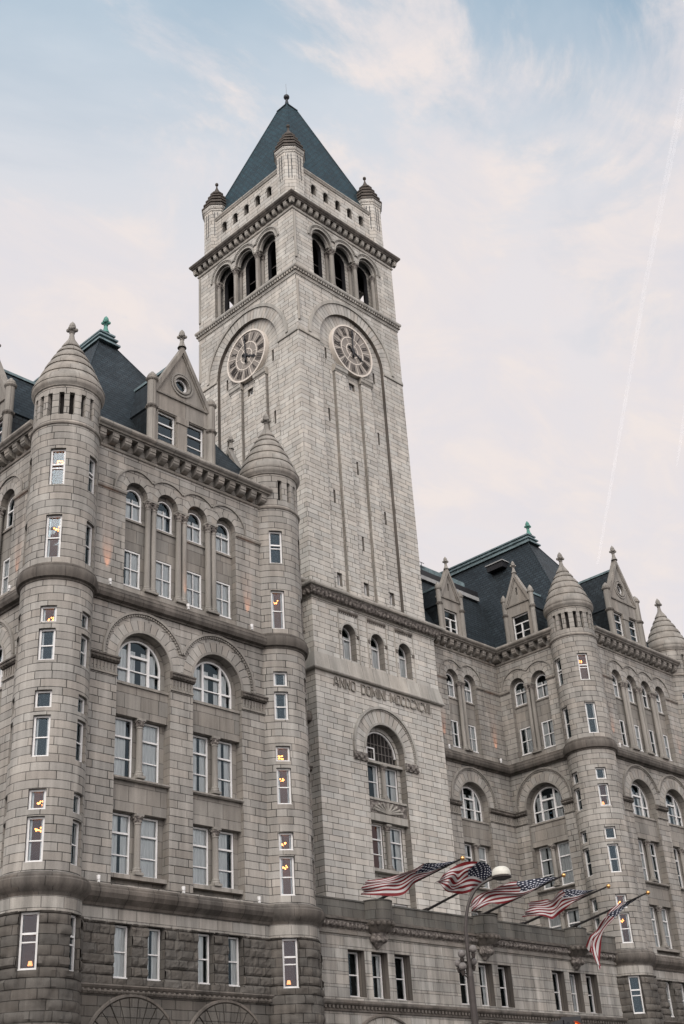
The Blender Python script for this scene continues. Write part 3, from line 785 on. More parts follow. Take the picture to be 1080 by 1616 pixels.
        for s_ in (-1, 1): f.box(fr0, min(s_ * 0.69, s_ * 1.33), max(s_ * 0.69, s_ * 1.33), -0.06, 0.08, 0.78, 0.88, WHITE)
        me = getmesh('bigarchf', lambda: f)
        x, y, zz = fr.p(c, -0.58, 24.3)
        o = addobj('arched_window', me, b, (x, y, zz), radians(fr.ang))
        def pm():
            p_ = MB(); p_.panel(fr0, archp(0, 1.36, 0.05, zs, 20), [], -0.02, GLASS); return p_
        addobj('pane', getmesh('bigarchp', pm), o)
        addobj('curtain', getmesh('bigarchc', lambda: curtain_mb(2.3, 2.0, 'both')), o)
        for (z0, h, lv) in ((19.44, 3.04, 3), (14.74, 2.9, 4)):
            for s_ in (-1, 1):
                window(b, fr, c + s_ * 0.84, -0.6, z0, 1.12, h, 'sash_window', transom=round(h * 0.68, 2), meet=round(h * 0.32, 2), cur=cur_pick(c, lv * s_, seed))
            column(b, fr, c, -0.3, z0 - 0.02, h + 0.06, 0.17, cap_h=0.5, capr=1.35)
fr0 = Fr(0, 0, 0)

def wing_base(b, fr, lo, hi, wins, arches, seed=0):
    """smooth band, rock-faced storey with windows, carved band, great ground-floor arches"""
    w = MB()
    w.extrude(fr, [(0.02, 12.40), (0.02, 13.1)], lo, hi, BLOCKW, caps=False)
    hs = [(c - 0.5, c + 0.5, 10.0, 12.42) for c in wins]
    rust(w, lambda u, d, z: fr.p(u, 0.02 + d, z), lo, hi, 9.75, 12.42, hs)
    # ground storey: arches
    ho = [archp(c, 1.3, 0.6, 6.65, 26) for c in arches]
    w.panel(fr, rectp(lo, hi, 0, 9.3), ho, 0.02, RUST, 1.0, RUST)
    for c in arches:
        n = 15
        for k in range(n):
            t0, t1 = radians(180 * k / n + 0.7), radians(180 * (k + 1) / n - 0.7)
            q = []
            for d in (0.02, 0.1 + 0.06 * h2(k, c)):
                q += [fr.p(c + r_ * cos(t), d, 6.65 + r_ * sin(t)) for r_, t in ((1.28, t0), (2.55, t0), (2.55, t1), (1.28, t1))]
            w.hexa(q, RUST)
        w.torus_arc(fr, c, 6.65, 2.66, 0.1, 0.06, DARKTRIM, 0, 180, 34)
    w.build('wall', b)
    for c in arches:
        gl_ = MB(); gl_.panel(fr, archp(c, 1.3, 0.6, 6.65, 20), [], -0.9, GLASS)
        gl_.box(fr, c - 0.06, c + 0.06, -0.9, -0.8, 0.6, 7.9, BLACK); gl_.box(fr, c - 1.28, c + 1.28, -0.9, -0.8, 6.5, 6.62, BLACK)
        gl_.build('arched_window', b)
    bd = MB()
    bd.extrude(fr, [(0, 9.3), (0.1, 9.32), (0.16, 9.42), (0.1, 9.5), (0.14, 9.52), (0.24, 9.66), (0.2, 9.72), (0.02, 9.76)], lo, hi, DARKTRIM)
    n = int((hi - lo) / 0.3)
    for k in range(n):
        uu = lo + (hi - lo) * (k + 0.5) / n
        bd.sphere(fr.p(uu, 0.13, 9.44), 0.09, DARKTRIM, 6)
    bd.build('carved_band', b)
    for i, c in enumerate(wins):
        window(b, fr, c - 0.0, -0.34, 10.06, 0.96, 2.32, 'sash_window', meet=1.15, cur=['full', 'both', 'left', 'both'][i % 4])

# ------------------------------------------------------------------ turret
TROWS = [(33.7, 35.87, 1.25), (29.5, 31.93, None), (26.02, 26.88, None), (24.04, 25.68, None), (21.66, 22.53, None), (19.3, 21.3, None), (16.85, 17.8, None), (14.52, 16.55, None)]
def turret(b, cx, cy, wangs, slotc, litmap={}, spacing=19.3):
    R = 1.8
    t = MB()
    P = lambda a, r, z: (cx + r * cos(radians(a)), cy + r * sin(radians(a)), z)
    zs = sorted(set([13.9, 37.5] + [z for q in TROWS for z in q[:2]]))
    an = sorted(set([round(x, 3) for w_ in wangs for x in (w_ - 13, w_ + 13)]))
    A = []
    base = an[0]
    pts = an + [an[0] + 360]
    for i in range(len(pts) - 1):
        n = max(1, int(round((pts[i + 1] - pts[i]) / 5.5)))
        A += [pts[i] + (pts[i + 1] - pts[i]) * k / n for k in range(n)]
    A.append(an[0] + 360)
    for i in range(len(A) - 1):
        mid = (A[i] + A[i + 1]) / 2
        inw = any(abs((mid - w_ + 180) % 360 - 180) < 13 for w_ in wangs)
        for j in range(len(zs) - 1):
            zc = (zs[j] + zs[j + 1]) / 2
            if inw and any(q[0] < zc < q[1] for q in TROWS): continue
            u0, u1 = radians(A[i]) * R, radians(A[i + 1]) * R
            t.face([P(A[i], R, zs[j]), P(A[i + 1], R, zs[j]), P(A[i + 1], R, zs[j + 1]), P(A[i], R, zs[j + 1])], STONE,
                   [(u0, zs[j]), (u1, zs[j]), (u1, zs[j + 1]), (u0, zs[j + 1])], True)
    for w_ in wangs:
        c = radians(w_)
        ix, iy = -cos(c) * 0.32, -sin(c) * 0.32
        for (z0, z1, _) in TROWS:
            arc_ = [w_ - 13 + 26 * k / 4 for k in range(5)]
            for a in (w_ - 13, w_ + 13):
                p0, p1 = P(a, R, z0), P(a, R, z1)
                t.face([p0, p1, (p1[0] + ix, p1[1] + iy, z1), (p0[0] + ix, p0[1] + iy, z0)], REVEAL)
            for z in (z0, z1):
                front = [P(a, R, z) for a in arc_]
                l, r_ = front[0], front[-1]
                t.face(front + [(r_[0] + ix, r_[1] + iy, z), (l[0] + ix, l[1] + iy, z)], REVEAL)
            s0, s1 = P(w_ - 14.5, R + 0.02, z0), P(w_ + 14.5, R + 0.02, z0)
    # upper ring, drum with slots, eave
    t.lathe(cx, cy, [(R, 37.36), (1.87, 37.4), (1.9, 37.48), (1.87, 37.56), (1.8, 37.6), (1.77, 37.66)], TRIM, 56)
    slots = [slotc + spacing * k for k in range(-3, 4)]
    for k in range(120):
        a0, a1 = 3 * k, 3 * k + 3
        mid = a0 + 1.5
        ins = any(abs((mid - s_ + 180) % 360 - 180) < 4.6 for s_ in slots)
        for (z0, z1) in ((37.66, 38.0), (38.0, 39.4), (39.4, 39.86)):
            rr_ = 1.47 if (ins and z0 == 38.0) else 1.77
            u0, u1 = radians(a0) * 1.77, radians(a1) * 1.77
            t.face([P(a0, rr_, z0), P(a1, rr_, z0), P(a1, rr_, z1), P(a0, rr_, z1)], DARKIN if rr_ < 1.5 else STONE, [(u0, z0), (u1, z0), (u1, z1), (u0, z1)], rr_ > 1.5)
        if ins:
            for z in (38.0, 39.4): t.face([P(a0, 1.77, z), P(a1, 1.77, z), P(a1, 1.47, z), P(a0, 1.47, z)], STONE)
            nb = lambda x: any(abs((x - s_ + 180) % 360 - 180) < 4.6 for s_ in slots)
            if not nb(a0 - 1.5): t.face([P(a0, 1.77, 38.0), P(a0, 1.47, 38.0), P(a0, 1.47, 39.4), P(a0, 1.77, 39.4)], STONE)
            if not nb(a1 + 1.5): t.face([P(a1, 1.77, 38.0), P(a1, 1.47, 38.0), P(a1, 1.47, 39.4), P(a1, 1.77, 39.4)], STONE)
    t.lathe(cx, cy, [(1.77, 39.8), (1.84, 39.84), (1.86, 39.92), (1.94, 40.0), (1.98, 40.12), (1.96, 40.26), (1.99, 40.28), (1.99, 40.34), (1.7, 40.4)], TRIM, 56)
    # belts and foot
    bl = [(R + d * 0.62 - 0.02, z) for d, z in BELT_U[1:-1]]
    t.lathe(cx, cy, [(R - 0.02, 28.26)] + bl + [(R - 0.02, 29.26)], DARKTRIM, 56)
    bl = [(R + 0.02 + d * 0.85, z) for d, z in BELT_L[1:-1]]
    t.lathe(cx, cy, [(R - 0.02, 13.05)] + bl + [(R - 0.02, 14.14)], DARKTRIM, 56)
    t.lathe(cx, cy, [(1.9, 12.4), (1.9, 13.1)], BLOCKW, 56)
    hs = []
    for w_ in wangs:
        hs.append((radians(w_ - 13) * 1.9, radians(w_ + 13) * 1.9, 9.98, 12.42))
    ulo = radians(an[0] - 20) * 1.9
    hs = [(a if a > ulo else a + 2 * pi * 1.9, (b_ if a > ulo else b_ + 2 * pi * 1.9), c, d) for a, b_, c, d in hs]
    rust(t, lambda u, d, z: (cx + (1.9 + d) * cos(u / 1.9), cy + (1.9 + d) * sin(u / 1.9), z), ulo, ulo + 2 * pi * 1.9, 0.0, 12.42, hs)
    o = t.build('turret', b, weld=True)
    o.data.set_sharp_from_angle(angle=radians(38))
    for wi, w_ in enumerate(wangs):
        for ri, (z0, z1, tr_) in enumerate(TROWS):
            lit = litmap.get((wi, ri))
            turret_window(o, cx, cy, w_, R, z0, z1, tr_, 'thin' if (wi * 3 + ri * 5) % 4 else None, lit)
        turret_window(o, cx, cy, w_, 1.86, 10.0, 12.4, 1.5, None, litmap.get((wi, 8)))
    # stepped stone cone
    c = MB()
    st = [(1.93, 40.36), (1.66, 41.05), (1.40, 41.72), (1.10, 42.36), (0.80, 42.95), (0.52, 43.44)]
    pr = []
    for i in range(len(st) - 1):
        (r0, z0), (r1, z1) = st[i], st[i + 1]
        pr += [(r0 - 0.03, z0), (r0 + 0.01, z0 + 0.02), (r0 + 0.01, z0 + 0.09), ((r0 + r1) / 2 + 0.035, (z0 + z1) / 2 + 0.04), (r1 - 0.045, z1)]
    pr += [(0.5, 43.44), (0.54, 43.46), (0.54, 43.54), (0.3, 43.95)]
    c.lathe(cx, cy, pr, TRIM, 48)
    cr_ = c.build('cone_roof', o, weld=True); cr_.data.set_sharp_from_angle(angle=radians(28))
    finial(o, cx, cy, 43.9, 1.02)
    return o

def slope(mb, pts, m, e, up):
    e, up = Vector(e).normalized(), Vector(up).normalized()
    mb.face(pts, m, [(Vector(p).dot(e), Vector(p).dot(up)) for p in pts])

# ------------------------------------------------------------------ dormers
def dormer(b, fr, c, wide=True, d0=-0.15):
    f = MB()
    if wide: hw, pr_, top, apex, gb, zc, rz, dep, pz = 2.22, 0.27, 43.35, 46.75, 42.8, 41.7, 45.9, 5.2, 43.35
    else: hw, pr_, top, apex, gb, zc, rz, dep, pz = 1.38, 0.2, 42.75, 44.95, 42.2, 41.5, 43.7, 3.4, 42.75
    iw = hw - 0.12
    if wide:
        holes = [rectp(c - 1.72, c - 0.42, 39.5, 41.5), rectp(c + 0.42, c + 1.72, 39.5, 41.5), [(c + 0.5 * cos(2 * pi * k / 20), 43.95 + 0.5 * sin(2 * pi * k / 20)) for k in range(20)]]
    else:
        holes = [rectp(c - 0.82, c + 0.82, 39.1, 41.2), rectp(c - 0.09, c + 0.09, 42.95, 43.6)]
    f.panel(fr, [(c - iw, 38.8), (c + iw, 38.8), (c + iw, gb), (c, apex - 0.2), (c - iw, gb)], holes, d0, TRIM, 0.25, REVEAL)
    # raking copings
    for s_ in (-1, 1):
        a = (c + s_ * (iw + 0.16), gb - 0.1); t_ = (c, apex)
        L = math.hypot(a[0] - t_[0], a[1] - t_[1]); nx, nz = (t_[1] - a[1]) / L * s_, (a[0] - t_[0]) / L * s_
        q = []
        for d in (d0 - 0.3, d0 + 0.17):
            q += [fr.p(a[0], d, a[1]), fr.p(t_[0], d, t_[1]), fr.p(t_[0] , d, t_[1] - 0.46), fr.p(a[0] - s_ * 0.26, d, a[1] - 0.06)]
        f.hexa(q, TRIM)
        q = []
        for d in (d0, d0 + 0.09):
            q += [fr.p(a[0] - s_ * 0.26, d, a[1] + 0.02), fr.p(t_[0], d, t_[1] - 0.44), fr.p(t_[0], d, t_[1] - 0.62), fr.p(a[0] - s_ * 0.40, d, a[1] + 0.0)]
        f.hexa(q, TRIM)
    f.extrude(fr, [(d0, gb - 0.12), (d0 + 0.1, gb - 0.1), (d0 + 0.12, gb), (d0, gb + 0.04)], c - iw, c + iw, TRIM)
    if wide:
        f.arc(fr, c, 43.95, 0.52, 0.64, d0, d0 + 0.1, TRIM, 0, 360, 28); f.arc(fr, c, 43.95, 0.72, 0.84, d0, d0 + 0.07, TRIM, 0, 360, 28)
        f.box(fr, c - 0.36, c + 0.36, d0, d0 + 0.08, 38.8, 41.1, TRIM); f.box(fr, c - 0.44, c + 0.44, d0, d0 + 0.14, 41.1, 41.52, CARVED if False else TRIM)
        f.extrude(fr, [(d0, 41.55), (d0 + 0.06, 41.57), (d0 + 0.06, 41.63), (d0, 41.66)], c - iw, c + iw, TRIM)
    f.box(fr, c - 0.13, c + 0.13, d0 - 0.15, d0 + 0.14, apex - 0.3, apex + 0.1, TRIM)
    x = {}
    o = f.build('dormer', b)
    # side shafts
    me = getmesh(('shaft', wide), lambda: shaft_mb(pr_, pz - 38.75, 41.42 - 38.75))
    for s_ in (-1, 1): addobj('shaft', me, o, fr.p(c + s_ * hw, d0 + 0.02, 38.75), 0)
    X, Y, _ = fr.p(c, d0, 0)
    finial(o, X, Y, apex - 0.05, 0.95 if wide else 0.78)
    # roof
    r = MB(); P = fr.p; w_ = hw - 0.05
    db, df = d0 - dep, d0 - 0.28
    for s_ in (-1, 1):
        r.face([P(c + s_ * w_, df, 38.6), P(c + s_ * w_, db, 38.6), P(c + s_ * w_, db, zc), P(c + s_ * w_, df, zc)], SLATE)
        pts = [P(c + s_ * (w_ + 0.1), df, zc - 0.03), P(c + s_ * (w_ + 0.1), db, zc - 0.03), P(c, db, rz), P(c, df, rz)]
        e = Vector(pts[1]) - Vector(pts[0]); up = Vector(pts[3]) - Vector(pts[0])
        slope(r, pts, SLATE, e, up)
        r.face([P(c + s_ * (w_ + 0.1), df, zc - 0.03), P(c + s_ * (w_ + 0.1), db, zc - 0.03), P(c + s_ * w_, db, zc - 0.1), P(c + s_ * w_, df, zc - 0.1)], SLATE)
    r.face([P(c - w_, df, 38.6), P(c + w_, df, 38.6), P(c + w_, df, zc), P(c, df, rz), P(c - w_, df, zc)], DARKIN)
    r.build('dormer_roof', o)
    cp = MB(); cp.box(fr, c - 0.14, c + 0.14, db, df, rz - 0.08, rz + 0.10, COPPER); cp.build('ridge', o)
    def wmesh(w, h, **k):
        def mk():
            f_ = win_frame(w, h, **k)
            for o_ in (pane_mb(w, h), room_mb(w, h, DARKIN), curtain_mb(w, h, 'thin')):
                n = len(f_.v); f_.v += o_.v; f_.f += [tuple(i + n for i in q) for q in o_.f]
                f_.mi += [f_.mslot(o_.mats[i]) for i in o_.mi]; f_.sm += o_.sm; f_.uv += o_.uv
            return f_
        return mk
    if wide:
        for s_ in (-1, 1): addobj('window', getmesh('dw', wmesh(1.28, 1.96, transom=1.22, meet=0.5)), o, fr.p(c + s_ * 1.07, d0 - 0.22, 39.52), radians(fr.ang))
        addobj('oculus', getmesh('oc', lambda: ocul()), o, fr.p(c, d0 - 0.2, 43.95), radians(fr.ang))
    else:
        addobj('window', getmesh('dn', wmesh(1.62, 2.06, transom=1.35, meet=0.62, mull=0.06)), o, fr.p(c, d0 - 0.22, 39.12), radians(fr.ang))
    return o
def ocul():
    m_ = MB(); m_.arc(fr0, 0, 0, 0.37, 0.5, -0.08, 0.04, WHITE, 0, 360, 24)
    m_.panel(fr0, [(0.38 * cos(2 * pi * k / 20), 0.38 * sin(2 * pi * k / 20)) for k in range(20)], [], -0.03, GLASS)
    return m_
def shaft_mb(r, h, zb):
    s = MB()
    s.lathe(0, 0, [(r * 1.25, 0), (r * 1.25, 0.12), (r, 0.18), (r, zb - 0.14), (r * 1.15, zb - 0.1)], TRIM, 16)
    s.lathe(0, 0, [(r * 1.15, zb - 0.1), (r * 1.3, zb), (r * 1.15, zb + 0.16)], DARKTRIM, 16)
    for k in range(8):
        a = 2 * pi * k / 8; s.sphere((r * 1.15 * cos(a), r * 1.15 * sin(a), zb + 0.02), r * 0.34, DARKTRIM, 6)
    s.lathe(0, 0, [(r * 1.15, zb + 0.16), (r, zb + 0.2), (r, h - 0.12), (r * 1.25, h - 0.06), (r * 1.4, h), (r * 1.4, h + 0.08), (r * 1.1, h + 0.12), (r * 1.15, h + 0.2), (r * 0.95, h + 0.34), (r * 0.45, h + 0.5), (r * 0.3, h + 0.56), (0, h + 0.6)], TRIM, 16)
    return s

# ================================================================== THE OFFICE BUILDING
CXL, CXR, SYM = -17.4, 29.7, 6.15
b = empty('office_building', (0, 0, 0))
tag(b, 'huge grey granite building with round cone-capped turrets and slate roofs around the tower', 'building')

PCS = [-3.195, -1.065, 1.065, 3.195]
FL = Fr(CXL, -7.4, 0)
FR_ = Fr(CXR, -7.4, 0)
FS = Fr(-25.6, 0.8, -90)
wing_facade(b, FL, -6.3, 6.3, [PCS], [-2.45, 2.45], seed=0)
wing_base(b, FL, -6.3, 6.3, [-3.4, -1.5, 1.5, 3.4], [-2.75, 2.75])
wing_facade(b, FR_, -6.3, 6.3, [PCS], [-2.45, 2.45], seed=3)
wing_base(b, FR_, -6.3, 6.3, [-3.4, -1.5, 1.5, 3.4], [-2.75, 2.75])
wing_facade(b, FS, -7.4, 6.3, [PCS], [-2.45, 2.45], seed=5)
wing_base(b, FS, -7.4, 6.3, [-3.4, -1.5, 1.5, 3.4], [-2.75, 2.75])
# recesses on both sides of the tower
frr = Fr(12.65, 0.55, 0); frl = Fr(-9.17, 0.55, 0)
wing_facade(b, frr, 0, 8.82, [[4.0 - 1.065, 4.0 + 1.065]], [4.0], rust_on=False, seed=7)
wing_facade(b, frl, 0, 8.82, [[4.82 - 1.065, 4.82 + 1.065]], [4.82], rust_on=False, seed=8)
fre = Fr(21.47, 0.55, -90)          # faces -x, u runs towards the street
wing_facade(b, fre, 0, 6.3, [[2.9 - 1.065, 2.9 + 1.065]], [2.9], rust_on=False, seed=9)
frw = Fr(-9.17, 0.55 - 6.3, 90)     # faces +x
wing_facade(b, frw, 0, 6.3, [[3.4 - 1.065, 3.4 + 1.065]], [3.4], rust_on=False, seed=4)

# turrets
turret(b, -24.8, -6.6, [-134, -64, -204], -133.8,
       {(0, 0): 'dim', (0, 1): 'dim', (0, 2): 'dim', (0, 6): 'dim', (0, 7): 'chandelier', (0, 8): 'lit', (0, 3): None})
turret(b, -9.97, -6.6, [-122, -50], -45 - 64 + 60.9, {(0, 1): 'dim', (0, 2): None, (0, 4): 'dim', (0, 5): 'dim', (0, 6): 'dim', (0, 7): 'dim', (0, 8): 'lit'}, spacing=20.3)
turret(b, 22.27, -6.6, [-131, -203], -134, {(0, 0): 'dim', (0, 3): 'lit', (0, 5): None, (0, 6): 'dim', (0, 7): 'chandelier'})
turret(b, 37.1, -6.6, [-122, -45], -45 - 64 + 60.9, {(0, 1): 'dim'}, spacing=20.3)

# dark interiors and hidden outer walls
it = MB()
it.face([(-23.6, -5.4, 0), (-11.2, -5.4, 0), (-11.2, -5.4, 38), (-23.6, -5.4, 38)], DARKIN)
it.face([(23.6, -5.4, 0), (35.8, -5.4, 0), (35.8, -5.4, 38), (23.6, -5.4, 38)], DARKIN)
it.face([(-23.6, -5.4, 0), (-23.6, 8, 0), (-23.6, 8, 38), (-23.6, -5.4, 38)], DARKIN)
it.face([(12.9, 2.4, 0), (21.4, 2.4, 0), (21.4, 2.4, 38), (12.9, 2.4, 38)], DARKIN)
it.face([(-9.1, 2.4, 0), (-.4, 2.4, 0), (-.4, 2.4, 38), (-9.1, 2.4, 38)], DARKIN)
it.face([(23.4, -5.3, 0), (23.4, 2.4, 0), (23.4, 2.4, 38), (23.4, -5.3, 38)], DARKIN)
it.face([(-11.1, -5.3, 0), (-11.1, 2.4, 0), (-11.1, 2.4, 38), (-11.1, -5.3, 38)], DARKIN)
it.build('interior_wall', b)
ow = MB()
ow.face([(-25.6, 8.2, 0), (-25.6, 60, 0), (-25.6, 60, 38.9), (-25.6, 8.2, 38.9)], STONE)
ow.face([(37.9, -6.4, 0), (37.9, 60, 0), (37.9, 60, 38.9), (37.9, -6.4, 38.9)], STONE)
ow.face([(-25.6, 60, 0), (37.9, 60, 0), (37.9, 60, 38.9), (-25.6, 60, 38.9)], STONE)
ow.build('wall', b)

# ---- main roofs
def hip_roof(cx, eL=-7.35, eR=7.35, cap_back=15.0):
    r = MB()
    zb, zt, yf, yt, yb = 38.8, 51.75, -6.95, 0.95, 18.0
    A, B_, Cc, D = (cx + eL, yf, zb), (cx + eR, yf, zb), (cx + eR, yb, zb), (cx + eL, yb, zb)
    a, b_, c, d = (cx - .5, yt, zt), (cx + .5, yt, zt), (cx + .5, cap_back - 3, zt), (cx - .5, cap_back - 3, zt)
    slope(r, [A, B_, b_, a], SLATE, (1, 0, 0), (0, .52, .85)); slope(r, [B_, Cc, c, b_], SLATE, (0, 1, 0), (-.49, 0, .87))
    slope(r, [D, A, a, d], SLATE, (0, 1, 0), (.49, 0, .87)); slope(r, [Cc, D, d, c], SLATE, (1, 0, 0), (0, -.4, .9))
    o = r.build('roof', b)
    k = MB()
    def ring(hx, y0, z0, z1, hx1=None, y1=None):
        hx1 = hx if hx1 is None else hx1; y1 = y0 if y1 is None else y1
        q = [(cx - hx, y0, z0), (cx + hx, y0, z0), (cx + hx, cap_back - 2.6, z0), (cx - hx, cap_back - 2.6, z0),
             (cx - hx1, y1, z1), (cx + hx1, y1, z1), (cx + hx1, cap_back - 2.6, z1), (cx - hx1, cap_back - 2.6, z1)]
        k.hexa(q, COPPER)
    ring(0.86, 0.42, 51.42, 51.56); ring(0.66, 0.66, 51.563, 51.9, .60, .75); ring(0.76, 0.55, 51.903, 52.02); ring(0.56, 0.78, 52.023, 52.3, .48, .9); ring(0.62, 0.7, 52.303, 52.42); ring(0.45, 0.9, 52.423, 52.62, .3, 1.1)
    k.build('copper_ridge', o)
    for sx, sy, tx, ty in ((eL, yf, -.5, yt), (eR, yf, .5, yt)):
        hp = MB(); hp.tube((cx + sx, sy, zb), (cx + tx, ty, zt), 0.055, 0.055, SLATE, 6); hp.build('hip_ridge', o)
    finial(o, cx, 1.0, 52.5, 0.98, VERDI, 'copper_finial')
    return o
rl = hip_roof(CXL)
rr_o = hip_roof(CXR)
hood_ = MB()    # small dark roof vent under the copper ridge
fv = Fr(CXR, 0, -90)
hood_.wbox(27.2, 28.6, 2.6, 4.4, 49.2, 49.75, BLACK)
hood_.wbox(27.1, 28.7, 2.5, 4.5, 49.753, 49.85, FASCIA)
hood_.build('roof_vent', rr_o)

dormer(b, FL, 0); dormer(b, FR_, 0); dormer(b, FS, 0)
dormer(b, frr, 3.85, False); dormer(b, fre, 2.9, False); dormer(b, frw, 3.4, False); dormer(b, frl, 5.0, False)

for (x0, x1) in ((12.3, 24.6), (-12.3, 0.0)):
    r = MB()
    k = 1.78
    y0 = 0.75; y1 = y0 + (45.9 - 38.8) / k
    slope(r, [(x0, y0, 38.8), (x1, y0, 38.8), (x1 + 1.2, y1, 45.9), (x0, y1, 45.9)], SLATE, (1, 0, 0), (0, 1, k))
    r.face([(x0, y1 + .3, 46.95), (x1, y1 + .3, 46.95), (x1, 18, 46.95), (x0, 18, 46.95)], BLACK)
    o = r.build('roof', b)
    q = MB(); q.wbox(x0, x1 + 1.0, y1 - .28, y1 + .2, 45.88, 46.24, FASCIA); q.build('fascia', o)
    q = MB(); q.wbox(x0, x1 + 1.2, y1 - .05, y1 + .3, 46.243, 46.92, BLACK); q.build('parapet', o)
    yr = y1 + .2
    if x0 > 0:
        q = MB()
        for i in range(29):
            xa = 17.2 + i * 0.26; q.wbox(xa, xa + 0.24, yr + .3, yr + .34, 46.95, 47.75, COPPER)
        q.build('copper_screen', o)
    q = MB(); zr = 47.8
    for i in range(8): q.tube((x0 + .3 + i * 0.85, yr, 46.9), (x0 + .3 + i * 0.85, yr, zr), 0.03, 0.03, BLACK, 6)
    for z_ in (zr, 47.35): q.tube((x0, yr, z_), (x0 + 6.6, yr, z_), 0.03, 0.03, BLACK, 6)
    q.build('railing', o)
# valley between recess and pavilion wall heads: flat fill behind cornices
fl = MB()
fl.face([(-25.3, -7.0, 38.75), (-9.3, -7.0, 38.75), (-9.3, 18, 38.75), (-25.3, 18, 38.75)], BLACK)
fl.face([(21.7, -7.0, 38.75), (37.5, -7.0, 38.75), (37.5, 18, 38.75), (21.7, 18, 38.75)], BLACK)
fl.build('gutter', b)

# ---- low entrance front between the wings
BY = -7.07
fb = Fr(SYM, BY, 0)
e = MB()
wins = [g_ + k for g_ in (-9.3, 0, 9.3) for k in (-1.87, 0, 1.87)]
hs = [rectp(c - 0.65, c + 0.65, 9.98, 12.4) for c in wins]
LOB, HIB = -14.6, 14.6
e.panel(fb, rectp(LOB, HIB, 9.7, 13.3), hs, 0, BLOCKW, 0.62, DARKTRIM)  # window reveals in dark trim: their deep shade is put into the colour
ar = [-9.3, 0, 9.3]
ho = [archp(c, 2.5, 0.6, 5.9, 26) for c in ar]
e.panel(fb, rectp(LOB, HIB, 0, 9.72), ho, 0.02, BLOCKW, 1.2, REVEAL)
for c in ar:
    e.arc(fb, c, 5.9, 2.52, 3.1, 0.02, 0.1, BLOCKW, 0, 180, 30); e.torus_arc(fb, c, 5.9, 3.2, 0.09, 0.1, DARKTRIM, 0, 180, 34)
    e.arc(fb, c, 5.9, 2.1, 2.3, -0.3, -0.2, TRIM, 0, 180, 30)
e.build('wall', b)
e = MB()
e.extrude(fb, [(0, 9.2), (0.12, 9.22), (0.15, 9.3), (0.08, 9.34), (0.08, 9.42), (0.26, 9.56), (0.3, 9.62), (0.3, 9.72), (0.05, 9.8), (0, 9.8)], LOB, HIB, DARKTRIM)
n = 100
for k in range(n):
    uu = LOB + (HIB - LOB) * (k + 0.5) / n
    e.box(fb, uu - 0.07, uu + 0.07, 0.06, 0.2, 9.35, 9.5, DARKTRIM)
e.build('carved_band', b)
e = MB()
e.extrude(fb, [(0, 13.12), (0.1, 13.15), (0.14, 13.28), (0.06, 13.34), (0.08, 13.4)], LOB, HIB, TRIM)
e.extrude(fb, [(0.08, 13.403), (0.2, 13.5), (0.3, 13.7), (0.3, 13.8)], LOB, HIB, CARVED)
e.extrude(fb, [(0.3, 13.803), (0.42, 13.83), (0.42, 13.93), (0.2, 14.0), (0.2, 14.05)], LOB, HIB, DARKTRIM)
n = 95
for k in range(n):
    uu = LOB + (HIB - LOB) * (k + 0.5) / n
    e.sphere(fb.p(uu, 0.24, 13.6), 0.13, CARVED, 6)
e.build('cornice', b)
e = MB()
e.box(fb, LOB, HIB, -1.25, 0.17, 14.053, 14.9, PARA)
e.extrude(fb, [(0.17, 14.903), (0.22, 14.92), (0.2, 15.0), (-1.3, 15.02)], LOB, HIB, PARA)
e.build('parapet', b)
for c in (-9.5, 0, 9.5):
    o_ = MB(); X, Y, _ = fb.p(c, 0, 0)
    r_ = 0.95
    o_.lathe(X, Y - 0.1, [(r_, 13.95), (r_, 14.98), (r_ + .03, 15.0), (r_ + .03, 15.06), (0, 15.08)], PARA, 28, 180, 360)
    o_.lathe(X, Y - 0.1, [(0.62, 13.35), (0.72, 13.45), (0.93, 13.7), (1.02, 13.86), (1.02, 13.95), (r_, 13.98)], DARKTRIM, 28, 180, 360)
    o_.lathe(X, Y - 0.05, [(0, 12.5), (0.1, 12.55), (0.3, 12.75), (0.5, 13.05), (0.56, 13.3), (0.62, 13.36)], CARVED, 24, 180, 360)
    for k in range(9):
        a = pi + pi * (k + .5) / 9; o_.sphere((X + .95 * cos(a), Y - .1 + .95 * sin(a), 13.78), 0.13, DARKTRIM, 8)
    for k in range(5):
        a = pi + pi * (k + .5) / 5; o_.sphere((X + .46 * cos(a), Y - .05 + .46 * sin(a), 13.0), 0.17, CARVED, 8)
    o_.build('corbelled_bay', b)
rf = MB(); rf.face([(-9, -6, 14.4), (21.4, -6, 14.4), (21.4, 0.5, 14.4), (-9, 0.5, 14.4)], PAVE); rf.build('terrace_roof', b)
it = MB(); it.face([(-8.4, -5.2, 0.3), (20.6, -5.2, 0.3), (20.6, -5.2, 14), (-8.4, -5.2, 14)], DARKIN); it.build('interior_wall', b)
for i, c in enumerate(wins):
    window(b, fb, c, -0.55, 10.02, 1.22, 2.34, 'sash_window', meet=1.15, cur=[None, 'thin', None][i % 3], lit=None)
for c in ar:
    gl_ = MB(); gl_.panel(fb, archp(c, 2.5, 0.6, 5.9, 20), [], -1.1, GLASS)
    gl_.arc(fb, c, 5.9, 2.35, 2.5, -1.1, -0.95, BLACK, 0, 180, 24); gl_.box(fb, c - 2.5, c + 2.5, -1.1, -0.95, 5.8, 5.95, BLACK)
    gl_.build('arched_window', b)

